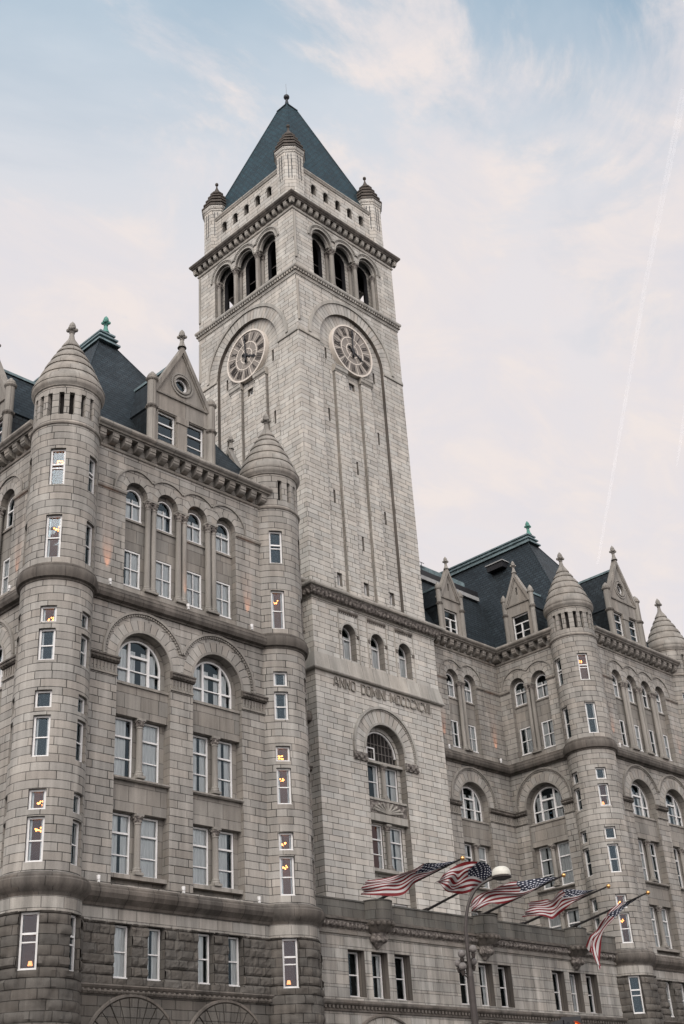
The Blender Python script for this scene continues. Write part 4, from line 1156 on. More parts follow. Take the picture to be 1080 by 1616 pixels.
# ---- little uplights on the ledges (photographed lit)
def uplight(fr, u, z, power, d=0.45):
    f = MB(); f.box(fr0, -0.05, 0.05, -0.05, 0.05, 0, 0.12, WHITE); f.tube((0, 0, 0.12), (0, 0.03, 0.3), 0.08, 0.1, WHITE, 10)
    o = addobj('uplight', getmesh('upl', lambda: f), b, fr.p(u, d, z), radians(fr.ang))
    if power:
        ld = bpy.data.lights.new('uplight_lamp', 'SPOT'); ld.energy = power * 2.0; ld.color = (1.0, 0.36, 0.16)
        ld.spot_size = radians(24); ld.spot_blend = 0.9; ld.shadow_soft_size = 0.04
        lo_ = bpy.data.objects.new('uplight_lamp', ld); COL.objects.link(lo_); lo_.parent = o
        lo_.location = (0, 0, 0.33); lo_.rotation_euler = (radians(180 - 11), 0, 0)
for fr, u, z, pw in ((FL, -5.0, 29.12, 130), (FL, 4.75, 29.12, 110), (FL, 0.15, 29.12, 70), (FS, 4.7, 29.12, 90),
                     (frr, 7.5, 29.12, 120), (frr, 1.3, 29.12, 90), (FR_, -5.0, 29.12, 60), (FR_, 4.75, 29.12, 60),
                     (FL, -5.05, 14.06, 0), (FL, -0.1, 14.06, 0), (FL, 4.8, 14.06, 0)):
    uplight(fr, u, z, pw, 0.34)

# ================================================================== THE CLOCK TOWER
t = empty('clock_tower', (0, 0, 0))
tag(t, 'tall square granite clock tower with blue slate pyramid roof and arched belfry', 'clock tower')
W = 12.3; MID = 6.15
FACES = [Fr(0, 0, 0), Fr(0, W, -90), Fr(W, 0, 90), Fr(W, W, 180)]
def sqring(mb, prof, m, half=MID, caps=False):
    L = [0]
    for i in range(1, len(prof)): L.append(L[-1] + math.hypot(prof[i][0] - prof[i - 1][0], prof[i][1] - prof[i - 1][1]))
    for fr in FACES:
        for i in range(len(prof) - 1):
            (d0, a0), (d1, a1) = prof[i], prof[i + 1]
            mb.face([fr.p(-d0, d0, a0), fr.p(W + d0, d0, a0), fr.p(W + d1, d1, a1), fr.p(-d1, d1, a1)], m,
                    [(-d0, prof[0][1] + L[i]), (W + d0, prof[0][1] + L[i]), (W + d1, prof[0][1] + L[i + 1]), (-d1, prof[0][1] + L[i + 1])])
w = MB()
# lower body
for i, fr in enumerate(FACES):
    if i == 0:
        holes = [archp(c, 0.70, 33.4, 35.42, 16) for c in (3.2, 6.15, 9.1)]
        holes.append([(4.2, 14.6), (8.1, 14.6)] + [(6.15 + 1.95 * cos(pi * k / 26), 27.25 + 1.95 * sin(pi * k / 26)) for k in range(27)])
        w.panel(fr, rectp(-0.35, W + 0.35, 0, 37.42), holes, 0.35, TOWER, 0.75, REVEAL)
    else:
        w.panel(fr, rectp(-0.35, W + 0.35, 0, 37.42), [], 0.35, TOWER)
# shaft
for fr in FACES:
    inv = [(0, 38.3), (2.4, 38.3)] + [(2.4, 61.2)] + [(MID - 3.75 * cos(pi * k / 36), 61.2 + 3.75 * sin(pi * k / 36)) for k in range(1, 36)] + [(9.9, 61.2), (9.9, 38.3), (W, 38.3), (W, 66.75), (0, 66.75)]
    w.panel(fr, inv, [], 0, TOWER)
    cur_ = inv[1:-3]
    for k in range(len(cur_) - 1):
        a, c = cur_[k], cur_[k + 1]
        w.face([fr.p(a[0], 0, a[1]), fr.p(c[0], 0, c[1]), fr.p(c[0], -0.3, c[1]), fr.p(a[0], -0.3, a[1])], DARKTRIM)  # arch reveal darker than the shaft, side shade painted in by the stone colour
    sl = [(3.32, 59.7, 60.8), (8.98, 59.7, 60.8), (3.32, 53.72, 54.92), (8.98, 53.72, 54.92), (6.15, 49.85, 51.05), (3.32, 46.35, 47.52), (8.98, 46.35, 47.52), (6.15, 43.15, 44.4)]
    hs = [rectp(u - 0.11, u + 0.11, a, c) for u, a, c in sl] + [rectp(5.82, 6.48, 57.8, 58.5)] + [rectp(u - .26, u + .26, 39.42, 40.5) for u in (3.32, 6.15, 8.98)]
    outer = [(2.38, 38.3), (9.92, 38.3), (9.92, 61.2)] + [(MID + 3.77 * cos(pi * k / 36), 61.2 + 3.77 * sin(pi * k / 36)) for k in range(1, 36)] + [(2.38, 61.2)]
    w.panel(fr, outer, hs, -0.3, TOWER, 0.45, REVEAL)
    for u, a, c in sl: w.face([fr.p(u - .12, -.74, a), fr.p(u + .12, -.74, a), fr.p(u + .12, -.74, c), fr.p(u - .12, -.74, c)], DARKIN)
    for c in (4.65, 7.65):
        w.box(fr, c - 0.6, c + 0.6, -0.32, -0.02, 38.3, 58.9, TOWER)
        for s_ in (-1, 1):
            x0_, x1_ = sorted((c + s_ * 0.602, c + s_ * 0.67)); w.box(fr, x0_, x1_, -0.32, -0.09, 38.3, 58.68, REVEAL)  # darker strips along the pilasters, groove shade put into their colour
        w.extrude(fr, [(-0.3, 58.7), (0.02, 58.72), (0.02, 58.8), (0.12, 58.9), (0.14, 59.16), (0.18, 59.2), (0.18, 59.28), (-0.3, 59.4)], c - 0.72, c + 0.72, TTRIM)
    # voussoirs and hood over the clock
    w.arc(fr, MID, 61.2, 3.75, 4.75, 0, 0.02, TVOUS, 0, 180, 44)
    w.arc(fr, MID, 61.2, 4.75, 5.02, 0, 0.12, TTRIM, 0, 180, 48)
    w.arc(fr, MID, 61.2, 2.4, 3.7, -0.3, -0.285, TVOUS, -5, 185, 44)
    for u0, u1 in ((-0.0, 2.36), (9.94, W + 0.0)):
        w.extrude(fr, [(0, 60.8), (0.1, 60.84), (0.1, 60.96), (0.0, 61.35)], max(u0, 0.0), min(u1, W), TTRIM)
    # corner beads
    for (z0, z1) in ((61.9, 66.0), (68.3, 73.3)):
        for uu in (0.16,):
            p0, p1 = fr.p(uu, 0.02, z0), fr.p(uu, 0.02, z1)
            w.tube(p0, p1, 0.12, 0.12, TTRIM, 8)
w.build('wall', t)
# courses
c_ = MB()
sqring(c_, [(0.35, 37.3), (0.42, 37.34), (0.42, 37.42), (0.5, 37.45)], TTRIM)
sqring(c_, [(0.5, 37.453), (0.62, 37.55), (0.8, 37.8), (0.86, 38.0)], CARVED)
sqring(c_, [(0.86, 38.003), (1.0, 38.03), (1.05, 38.12), (1.05, 38.25), (0.95, 38.3), (0.7, 38.42), (0.2, 38.62), (-0.02, 38.66)], TTRIM)
for fr in FACES[:2]:
    n = 34
    for k in range(n): 
        uu = -0.6 + (W + 1.2) * (k + .5) / n
        c_.sphere(fr.p(uu, 0.66, 37.68), 0.17, CARVED, 7, 1.3)
c_.build('cornice', t)
c_ = MB()
sqring(c_, [(0.35, 31.95), (0.55, 31.97), (0.62, 32.05), (0.62, 32.14), (0.55, 32.2), (0.36, 33.28), (0.34, 33.3)], TTRIM)
c_.build('string_course', t)
c_ = MB()
sqring(c_, [(0, 66.5), (0.07, 66.53), (0.07, 66.62), (0.1, 66.72), (0.1, 66.76)], TTRIM)
sqring(c_, [(0.1, 66.76), (0.1, 67.05)], CAPM)
sqring(c_, [(0.22, 67.05), (0.27, 67.1), (0.3, 67.22), (0.27, 67.36), (0.1, 67.5), (-1.2, 67.52)], TTRIM)
sqring(c_, [(0.1, 67.048), (0.22, 67.048)], TTRIM)
for fr in FACES:
    n = 44
    for k in range(n):
        uu = -0.25 + (W + 0.5) * (k + .5) / n
        c_.box(fr, uu - 0.075, uu + 0.075, 0.1, 0.21, 66.82, 67.046, TTRIM)
c_.build('string_course', t)

# text carved above the tall arch
GL = {'A': [[(0, 0), (.28, 1), (.44, 1), (.72, 0)], [(.14, .34), (.58, .34)]], 'N': [[(0, 0), (0, 1), (.58, 0), (.58, 1)]],
      'O': [[(.12, 0), (0, .15), (0, .85), (.12, 1), (.46, 1), (.58, .85), (.58, .15), (.46, 0), (.12, 0)]],
      'D': [[(0, 0), (0, 1), (.44, 1), (.58, .85), (.58, .15), (.44, 0), (0, 0)]], 'M': [[(0, 0), (0, 1), (.38, .25), (.76, 1), (.76, 0)]],
      'I': [[(0, 0), (0, 1)]], 'C': [[(.56, .85), (.44, 1), (.12, 1), (0, .85), (0, .15), (.12, 0), (.44, 0), (.56, .15)]],
      'X': [[(0, 0), (.58, 1)], [(0, 1), (.58, 0)]], 'V': [[(0, 1), (.3, 0), (.6, 1)]]}
def strokes(mb, fr, pls, u, z, s, d0, d1, wd, m, sx=1.0):
    for pl in pls:
        for i in range(len(pl) - 1):
            a = Vector((u + pl[i][0] * s * sx, z + pl[i][1] * s)); c = Vector((u + pl[i + 1][0] * s * sx, z + pl[i + 1][1] * s))
            dr = (c - a).normalized(); nn = Vector((-dr.y, dr.x)) * wd / 2; ex = dr * wd * 0.35
            p = [a - nn - ex, c - nn + ex, c + nn + ex, a + nn - ex]
            off = 0.0015 * i
            mb.hexa([fr.p(q.x, d0, q.y) for q in p] + [fr.p(q.x, d1 + off, q.y) for q in p], m)
F0 = FACES[0]
adv = {'A': .72, 'M': .76, 'I': 0}
def word(s, u, uend):
    L_ = MB()
    wd = [adv.get(ch, .58) for ch in s]
    gap = ((uend - u) - sum(wd) * 0.66) / (len(s) - 1)
    for ch, w0 in zip(s, wd):
        strokes(L_, F0, GL[ch], u, 31.12, 0.66, 0.34, 0.45, 0.065, TRIM); u += w0 * 0.66 + gap
    L_.build('inscription', t)
word('ANNO', 1.35, 3.45); word('DOMINI', 4.1, 6.5); word('MDCCCXCVII', 7.1, 11.3)

# tall arched bay in the lower body
a_ = MB()
hood(a_, F0_ := Fr(0, -0.35, 0), MID, 27.25, 3.25, -8, 188, 0.17, 0.16, TTRIM, bead=True)
a_.arc(F0_, MID, 27.25, 1.95, 2.95, 0, 0.014, TVOUS, -4, 184, 30)
a_.arc(F0_, MID, 27.25, 1.97, 2.12, 0, 0.07, TTRIM, 0, 180, 30)
for s_ in (-1, 1):
    u0, u1 = sorted((MID + s_ * 1.98, MID + s_ * 3.25))
    a_.box(F0_, u0, u1, 0, 0.12, 26.25, 26.82, CARVED)
    for k in range(5): a_.sphere(F0_.p(u0 + .13 + k * .25, 0.12, 26.4 + .2 * (k % 2)), 0.15, CARVED, 8)
for c in (3.2, 6.15, 9.1):
    a_.arc(F0_, c, 35.42, 0.70, 0.84, 0, 0.05, TTRIM, 0, 180, 18)
    for s_ in (-1, 1):
        a_.box(F0_, c + s_ * .93 - .1, c + s_ * .93 + .1, -0.05, 0.07, 35.2, 35.45, DARKTRIM)
    a_.extrude(F0_, [(0, 36.95), (0.09, 36.97), (0.09, 37.1), (0, 37.12)], c - 0.98, c + 0.98, DARKTRIM)
    for k in range(9): a_.box(F0_, c - .9 + k * .21, c - .9 + k * .21 + .1, 0, .07, 36.85, 36.96, DARKTRIM)
    a_.box(F0_, c - 1.05, c - 0.98, 0, 0.05, 33.3, 37.2, TTRIM); a_.box(F0_, c + 0.98, c + 1.05, 0, 0.05, 33.3, 37.2, TTRIM)
a_.build('arch_moulding', t)
s_ = MB()
hs = [[(4.35, 26.62), (7.95, 26.62)] + [(6.15 + 1.72 * cos(pi * k / 24), 27.2 + 1.72 * sin(pi * k / 24)) for k in range(25)]]
hs += [rectp(u0, u1, z0, z1) for z0, z1 in ((24.0, 26.4), (19.3, 22.25), (15.0, 17.2)) for u0, u1 in ((4.5, 5.85), (6.45, 7.8))]
hs[0] = [(4.43, 26.65), (7.87, 26.65)] + hs[0][2:]
s_.panel(F0_, rectp(4.15, 8.15, 14.55, 29.25), hs, -0.55, TOWER, 0.2, REVEAL)
s_.box(F0_, 4.21, 8.09, -0.53, -0.25, 26.42, 26.6, TTRIM)
s_.box(F0_, 4.21, 8.09, -0.53, -0.2, 22.95, 23.8, CARVED)
s_.box(F0_, 4.21, 8.09, -0.53, -0.12, 23.803, 23.95, TTRIM); s_.box(F0_, 4.21, 8.09, -0.53, -0.15, 22.4, 22.9, TTRIM)
s_.box(F0_, 4.21, 8.09, -0.53, -0.05, 19.0, 19.2, TTRIM)
for k in range(9):    # fan of leaves on the carved panel
    t_ = radians(15 + 150 * k / 8)
    a0 = F0_.p(MID, -0.19, 23.0); a1 = F0_.p(MID + 1.5 * cos(t_), -0.17, 23.0 + 0.72 * sin(t_))
    s_.tube(a0, a1, 0.05, 0.1, TTRIM, 6)
s_.build('bay_wall', t)
def lun():
    f = MB(); z = 0.55
    f.panel(fr0, [(-1.72, 0), (1.72, 0)] + [(1.72 * cos(pi * k / 20), z + 1.72 * sin(pi * k / 20)) for k in range(21)], [], -0.06, DARKIN)
    f.arc(fr0, 0, z, 1.6, 1.72, -0.06, 0.04, WHITE, 0, 180, 24); f.box(fr0, -1.72, 1.72, -0.06, 0.04, 0, 0.1, WHITE)
    for k in range(-4, 5):
        x = k * 0.36; hh = sqrt(max(0, 1.6 ** 2 - x * x)); f.box(fr0, x - 0.016, x + 0.016, -0.05, -0.0, 0.1, z + hh, GLOBE)
    for zz in (0.7, 1.3):
        x = sqrt(max(0, 1.6 ** 2 - max(0, zz - z) ** 2)); f.box(fr0, -x, x, -0.055, -0.005, zz - 0.02, zz + 0.02, GLOBE)
    f.box(fr0, -1.25, -0.45, 0.0, 0.05, 0.12, 0.2, WHITE); f.box(fr0, -1.25, -0.45, 0.0, 0.05, 0.92, 1.0, WHITE)
    f.box(fr0, -1.25, -1.17, 0.0, 0.05, 0.2, 0.92, WHITE); f.box(fr0, -0.53, -0.45, 0.0, 0.05, 0.2, 0.92, WHITE)
    return f
addobj('arched_window', getmesh('lun', lun), t, F0_.p(MID, -0.68, 26.65), 0)
for z0, h in ((24.0, 2.4), (19.3, 2.95), (15.0, 2.2)):
    for u, sd in ((5.17, 0), (7.13, 1)):
        window(t, F0_, u, -0.7, z0, 1.33, h, 'sash_window', meet=round(h * .5 if h < 2.6 else h * .33, 2), transom=round(h * .66, 2) if h > 2.6 else None,
               cur='both' if sd else 'thin', lit='lit' if (z0 == 19.3 and not sd) else None)
for z0, h in ((23.95, 2.5), (19.2, 3.1)):
    column(t, F0_, MID, -0.38, z0, h, 0.17, cap_h=0.5, capr=1.35)
for c in (3.2, 6.15, 9.1):
    window(t, F0_, c, -0.6, 33.42, 1.38, 2.68, 'arched_window', arch=True, transom=1.75, mull=True, cur='both')
it = MB(); it.wbox(1.5, 10.8, 1.6, 10.8, 1, 37, DARKIN); it.build('interior_wall', t)
for fr in FACES[:2]:
    for u in (3.32, 6.15, 8.98):
        window(t, fr, u, -0.62, 39.44, 0.5, 1.04, 'small_window', cur='full')
    window(t, fr, 6.15, -0.62, 57.82, 0.64, 0.66, 'small_window', mull=True, cur='full')
sb = MB()
for fr in FACES:
    for (u, z) in ((3.32, 39.4), (6.15, 39.4), (8.98, 39.4), (6.15, 57.7)):
        sb.face([fr.p(u - .5, -1.2, z), fr.p(u + .5, -1.2, z), fr.p(u + .5, -1.2, z + 1.3), fr.p(u - .5, -1.2, z + 1.3)], DARKIN)
sb.build('interior_wall', t)

# clocks
def clock(fr, label):
    D0, D1 = -0.3, 0.1
    k = MB()
    o_ = MB()
    n = 64
    o_.panel(fr, [(MID + 2.3 * cos(2 * pi * i / n), 61.6 + 2.3 * sin(2 * pi * i / n)) for i in range(n)], [], 0.03, CLOCKFACE)
    face = o_.build('clock', t, label)
    k.arc(fr, MID, 61.6, 2.26, 2.40, D0, D1, CLOCKWHITE, 0, 360, 72)
    k.arc(fr, MID, 61.6, 1.22, 1.30, 0.03, 0.06, CLOCKWHITE, 0, 360, 48)
    k.arc(fr, MID, 61.6, 0.62, 0.70, 0.03, 0.06, CLOCKWHITE, 0, 360, 40)
    for i in range(12):
        a = radians(15 + 30 * i)
        for r0, r1 in (((1.3, 2.24)), ):
            c, s = cos(a), sin(a)
            q = [(MID + r0 * c + s * .018, 61.6 + r0 * s - c * .025), (MID + r1 * c + s * .025, 61.6 + r1 * s - c * .025), (MID + r1 * c - s * .025, 61.6 + r1 * s + c * .025), (MID + r0 * c - s * .025, 61.6 + r0 * s + c * .025)]
            k.hexa([fr.p(x, 0.03, z) for x, z in q] + [fr.p(x, 0.062, z) for x, z in q], CLOCKWHITE)
    for i in range(6):
        a = radians(60 * i); c, s = cos(a), sin(a); r0, r1 = 0.25, 1.24
        q = [(MID + r0 * c + s * .02, 61.6 + r0 * s - c * .02), (MID + r1 * c + s * .02, 61.6 + r1 * s - c * .02), (MID + r1 * c - s * .02, 61.6 + r1 * s + c * .02), (MID + r0 * c - s * .02, 61.6 + r0 * s + c * .02)]
        k.hexa([fr.p(x, 0.03, z) for x, z in q] + [fr.p(x, 0.058, z) for x, z in q], CLOCKWHITE)
    k.build('clock_frame', face)
    m_ = MB()
    NUM = ['XII', 'I', 'II', 'III', 'IIII', 'V', 'VI', 'VII', 'VIII', 'IX', 'X', 'XI']
    for i, s in enumerate(NUM):
        a = radians(90 - 30 * i)
        up = Vector((cos(a), sin(a))); rt = Vector((up.y, -up.x))
        wd = {'I': 0.15, 'V': 0.3, 'X': 0.3}; tot = sum(wd[ch] for ch in s); x = -tot / 2
        for ch in s:
            cw = wd[ch]; cx_ = x + cw / 2; x += cw
            if ch == 'I': ln = [((cx_, 0), (cx_, 1), .07)]
            elif ch == 'V': ln = [((cx_ - .1, 1), (cx_, 0), .08), ((cx_ + .1, 1), (cx_, 0), .04)]
            else: ln = [((cx_ - .11, 1), (cx_ + .11, 0), .08), ((cx_ + .11, 1), (cx_ - .11, 0), .04)]
            for (x0, y0), (x1, y1), tk in ln:
                p0 = Vector((MID, 61.6)) + up * (1.42 + y0 * .66) + rt * x0; p1 = Vector((MID, 61.6)) + up * (1.42 + y1 * .66) + rt * x1
                dr = (p1 - p0).normalized(); nn = Vector((-dr.y, dr.x)) * tk / 2
                q = [p0 - nn, p1 - nn, p1 + nn, p0 + nn]
                m_.hexa([fr.p(v.x, 0.032, v.y) for v in q] + [fr.p(v.x, 0.07, v.y) for v in q], NUMERAL)
    m_.build('numerals', face)
    def hand(deg, L, w0, tail, name, d):
        h = MB(); a = radians(90 - deg); up = Vector((cos(a), sin(a))); rt = Vector((up.y, -up.x)); C0 = Vector((MID, 61.6))
        def poly(pts):
            q = [C0 + up * y + rt * x for x, y in pts]; h.hexa([fr.p(v.x, d, v.y) for v in q] + [fr.p(v.x, d + .04, v.y) for v in q], BLACK)
        poly([(-w0, -tail), (w0, -tail), (w0 * .8, L * .8), (-w0 * .8, L * .8)])
        poly([(-w0 * 2, L * .72), (w0 * 2, L * .72), (0.01, L), (-0.01, L)])
        h.arc(fr, MID + up.x * -tail * .8, 61.6 + up.y * -tail * .8, 0.0, 0.16, d, d + .04, BLACK, 0, 360, 14)
        h.arc(fr, MID, 61.6, 0.0, 0.2, d, d + .05, BLACK, 0, 360, 16)
        h.build(name, face)
    hand(1 if fr is FACES[0] else -2, 2.15, 0.07, 0.75, 'minute_hand', 0.14)
    hand(118, 1.35, 0.085, 0.5, 'hour_hand', 0.09)
clock(FACES[0], 'clock face over the inscription side'); clock(FACES[1], 'clock face on the side turned to the corner turret')

# belfry
w = MB()
BC = [3.3, 6.15, 9.0]
for fr in FACES:
    w.panel(fr, rectp(0, W, 67.4, 73.9), [multiarch(BC, 1.12, 67.55, 71.75, 18)], 0, TOWER, 0.55, REVEAL)
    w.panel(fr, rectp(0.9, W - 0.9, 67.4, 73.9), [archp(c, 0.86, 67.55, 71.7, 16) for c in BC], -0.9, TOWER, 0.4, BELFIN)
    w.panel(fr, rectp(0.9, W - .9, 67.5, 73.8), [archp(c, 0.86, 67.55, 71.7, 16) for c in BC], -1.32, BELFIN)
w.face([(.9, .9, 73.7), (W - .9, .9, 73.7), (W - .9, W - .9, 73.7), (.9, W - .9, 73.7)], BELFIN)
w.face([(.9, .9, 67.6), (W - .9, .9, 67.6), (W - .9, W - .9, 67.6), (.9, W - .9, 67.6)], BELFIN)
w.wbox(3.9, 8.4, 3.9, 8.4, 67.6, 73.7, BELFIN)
w.build('belfry_wall', t)
w = MB()
cl = math.degrees(math.acos(1.425 / 1.6))
for fr in FACES:
    for i, c in enumerate(BC):
        hood(w, fr, c, 71.75, 1.62, cl if i < 2 else -2, 180 - cl if i > 0 else 182, 0.14, 0.12, TTRIM, bead=True)
        w.arc(fr, c, 71.75, 1.13, 1.28, 0, 0.06, TTRIM, 0, 180, 22)
        w.arc(fr, c, 71.75, 0.98, 1.13, -0.45, -0.2, TTRIM, 0, 180, 22)
w.build('arch_moulding', t)
rl_ = MB()
for fr in FACES:
    for z_ in (68.6, 69.4, 70.4): rl_.box(fr, 2.2, 10.1, -1.5, -1.46, z_, z_ + 0.05, GLOBE)
rl_.build('belfry_rail', t)
for fr in FACES[:2]:
    for u in (4.725, 7.575):
        column(t, fr, u, -0.25, 67.52, 4.2, 0.21, cap_h=0.6, capr=1.35)
        column(t, fr, u, -0.82, 67.52, 4.2, 0.19, cap_h=0.6, capr=1.35)
    for u in (2.08, 10.22):
        column(t, fr, u + (0.22 if u < 5 else -0.22), -0.42, 67.52, 4.2, 0.18, cap_h=0.6, capr=1.3)
# main cornice
c_ = MB()
sqring(c_, [(0, 73.45), (0.1, 73.5), (0.12, 73.62), (0.06, 73.7), (0.06, 73.78)], TTRIM)
sqring(c_, [(0.06, 74.32), (0.42, 74.32), (0.44, 74.4), (0.5, 74.42), (0.52, 74.5), (0.6, 74.56), (0.66, 74.68), (0.66, 74.8), (0.56, 74.84), (-0.38, 75.1)], DARKTRIM)
sqring(c_, [(0.06, 73.78), (0.06, 74.32)], CAPM)
for fr in FACES:
    n = 17
    for k in range(n + 2):
        uu = -0.2 + (W + 0.4) * k / (n + 1)
        pr = [(0.06, 73.84), (0.18, 73.84), (0.3, 73.9), (0.38, 74.04), (0.38, 74.2), (0.41, 74.22), (0.41, 74.318), (0.06, 74.318)]
        for i in range(len(pr) - 1):
            (d0, a0), (d1, a1) = pr[i], pr[i + 1]
            c_.face([fr.p(uu - .165, d0, a0), fr.p(uu + .165, d0, a0), fr.p(uu + .165, d1, a1), fr.p(uu - .165, d1, a1)], TTRIM, smooth=False)
        for q in (-.165, .165): c_.face([fr.p(uu + q, d, z) for d, z in pr], TTRIM)
c_.build('cornice', t)
# attic
w = MB()
for fr in FACES:
    hs = [archp(c, 0.3, 77.15, 77.95, 12) for c in (3.15, 4.65, 6.15, 7.65, 9.15)]
    w.panel(fr, rectp(0.4, W - 0.4, 74.9, 79.2), hs, -0.4, TOWER, 0.4, REVEAL)
    for c in (3.15, 4.65, 6.15, 7.65, 9.15): w.arc(fr, c, 77.95, 0.32, 0.44, -0.4, -0.34, TTRIM, 0, 180, 12)
for fr in FACES: w.extrude(fr, [(-0.4, 79.05), (-0.32, 79.1), (-0.28, 79.22), (-0.22, 79.3), (-0.22, 79.42), (-0.7, 79.46)], 1.6, W - 1.6, TTRIM)
w.build('attic_wall', t)
it = MB(); it.wbox(1.6, 10.7, 1.6, 10.7, 75.2, 79.3, DARKIN); it.build('interior_wall', t)
# slate pyramid
r = MB(); z0, z1, h0, h1 = 79.4, 93.9, 5.62, 0.66
for fr in FACES:
    p = [fr.p(MID - h0, -(MID - h0), z0), fr.p(MID + h0, -(MID - h0), z0), fr.p(MID + h1, -(MID - h1), z1), fr.p(MID - h1, -(MID - h1), z1)]
    e_ = Vector(p[1]) - Vector(p[0]); up = (Vector(p[3]) + Vector(p[2]) - Vector(p[0]) - Vector(p[1]))
    slope(r, p, TSLATE, e_, up)
o = r.build('pyramid_roof', t)
k = MB()
for sx in (-1, 1):
    for sy in (-1, 1): k.tube((MID + sx * h0, MID + sy * h0, z0), (MID + sx * h1, MID + sy * h1, z1), 0.07, 0.07, TSLATE, 6)
k.build('hip_ridge', o)
k = MB()
k.wbox(MID - .74, MID + .74, MID - .74, MID + .74, 93.88, 94.0, TSLATE)
k.hexa([(MID - .7, MID - .7, 94), (MID + .7, MID - .7, 94), (MID + .7, MID + .7, 94), (MID - .7, MID + .7, 94), (MID - .2, MID - .2, 94.7), (MID + .2, MID - .2, 94.7), (MID + .2, MID + .2, 94.7), (MID - .2, MID + .2, 94.7)], TSLATE)
k.lathe(MID, MID, [(0.24, 94.65), (0.2, 94.9), (0.13, 95.3), (0.11, 95.5), (0.16, 95.55)], BLACK, 12)
k.sphere((MID, MID, 95.82), 0.3, BLACK, 14)
k.tube((MID, MID, 96.1), (MID, MID, 97.7), 0.02, 0.012, GLOBE, 5)
k.build('finial', o)
# octagonal corner turrets
def corner_turret(cx, cy):
    f = MB(); s8 = 22.5
    f.lathe(cx, cy, [(1.36, 74.9), (1.36, 75.3), (1.25, 75.4), (1.25, 80.35), (1.30, 80.4), (1.30, 80.55), (1.4, 80.67), (1.43, 80.79), (1.43, 80.95)], TOWER, 8, s8, s8 + 360, False)
    for kk in range(8):
        a = radians(45 * kk); ca, sa = cos(a), sin(a); ap = 1.25 * cos(radians(22.5))
        for off in (-0.14, 0.14):
            fr = Fr(cx + ca * ap - sa * off, cy + sa * ap + ca * off, 45 * kk + 90)
            f.box(fr, -0.035, 0.035, -0.02, 0.012, 77.4, 80.2, BLACK)
    o = f.build('corner_turret', t)
    c = MB()
    st = [(1.46, 80.95), (1.29, 81.5), (1.08, 82.05), (0.85, 82.6), (0.61, 83.12), (0.38, 83.6)]
    pr = []
    for i in range(len(st) - 1):
        (r0, z0_), (r1, z1_) = st[i], st[i + 1]
        pr += [(r0 - .06, z0_), (r0 + .04, z0_ + .03), (r0 + .04, z0_ + .2), (r1 - .10, z1_)]
    pr += [(0.34, 83.6), (0.2, 83.9), (0.09, 84.2), (0.06, 84.5), (0.14, 84.56), (0.17, 84.67), (0.13, 84.79), (0.05, 84.85), (0, 84.92)]
    c.lathe(cx, cy, pr, CAPM, 8, s8, s8 + 360, False)
    c.build('turret_cap', o)
for cx, cy in ((1.2, 1.2), (11.1, 1.2), (1.2, 11.1), (11.1, 11.1)): corner_turret(cx, cy)

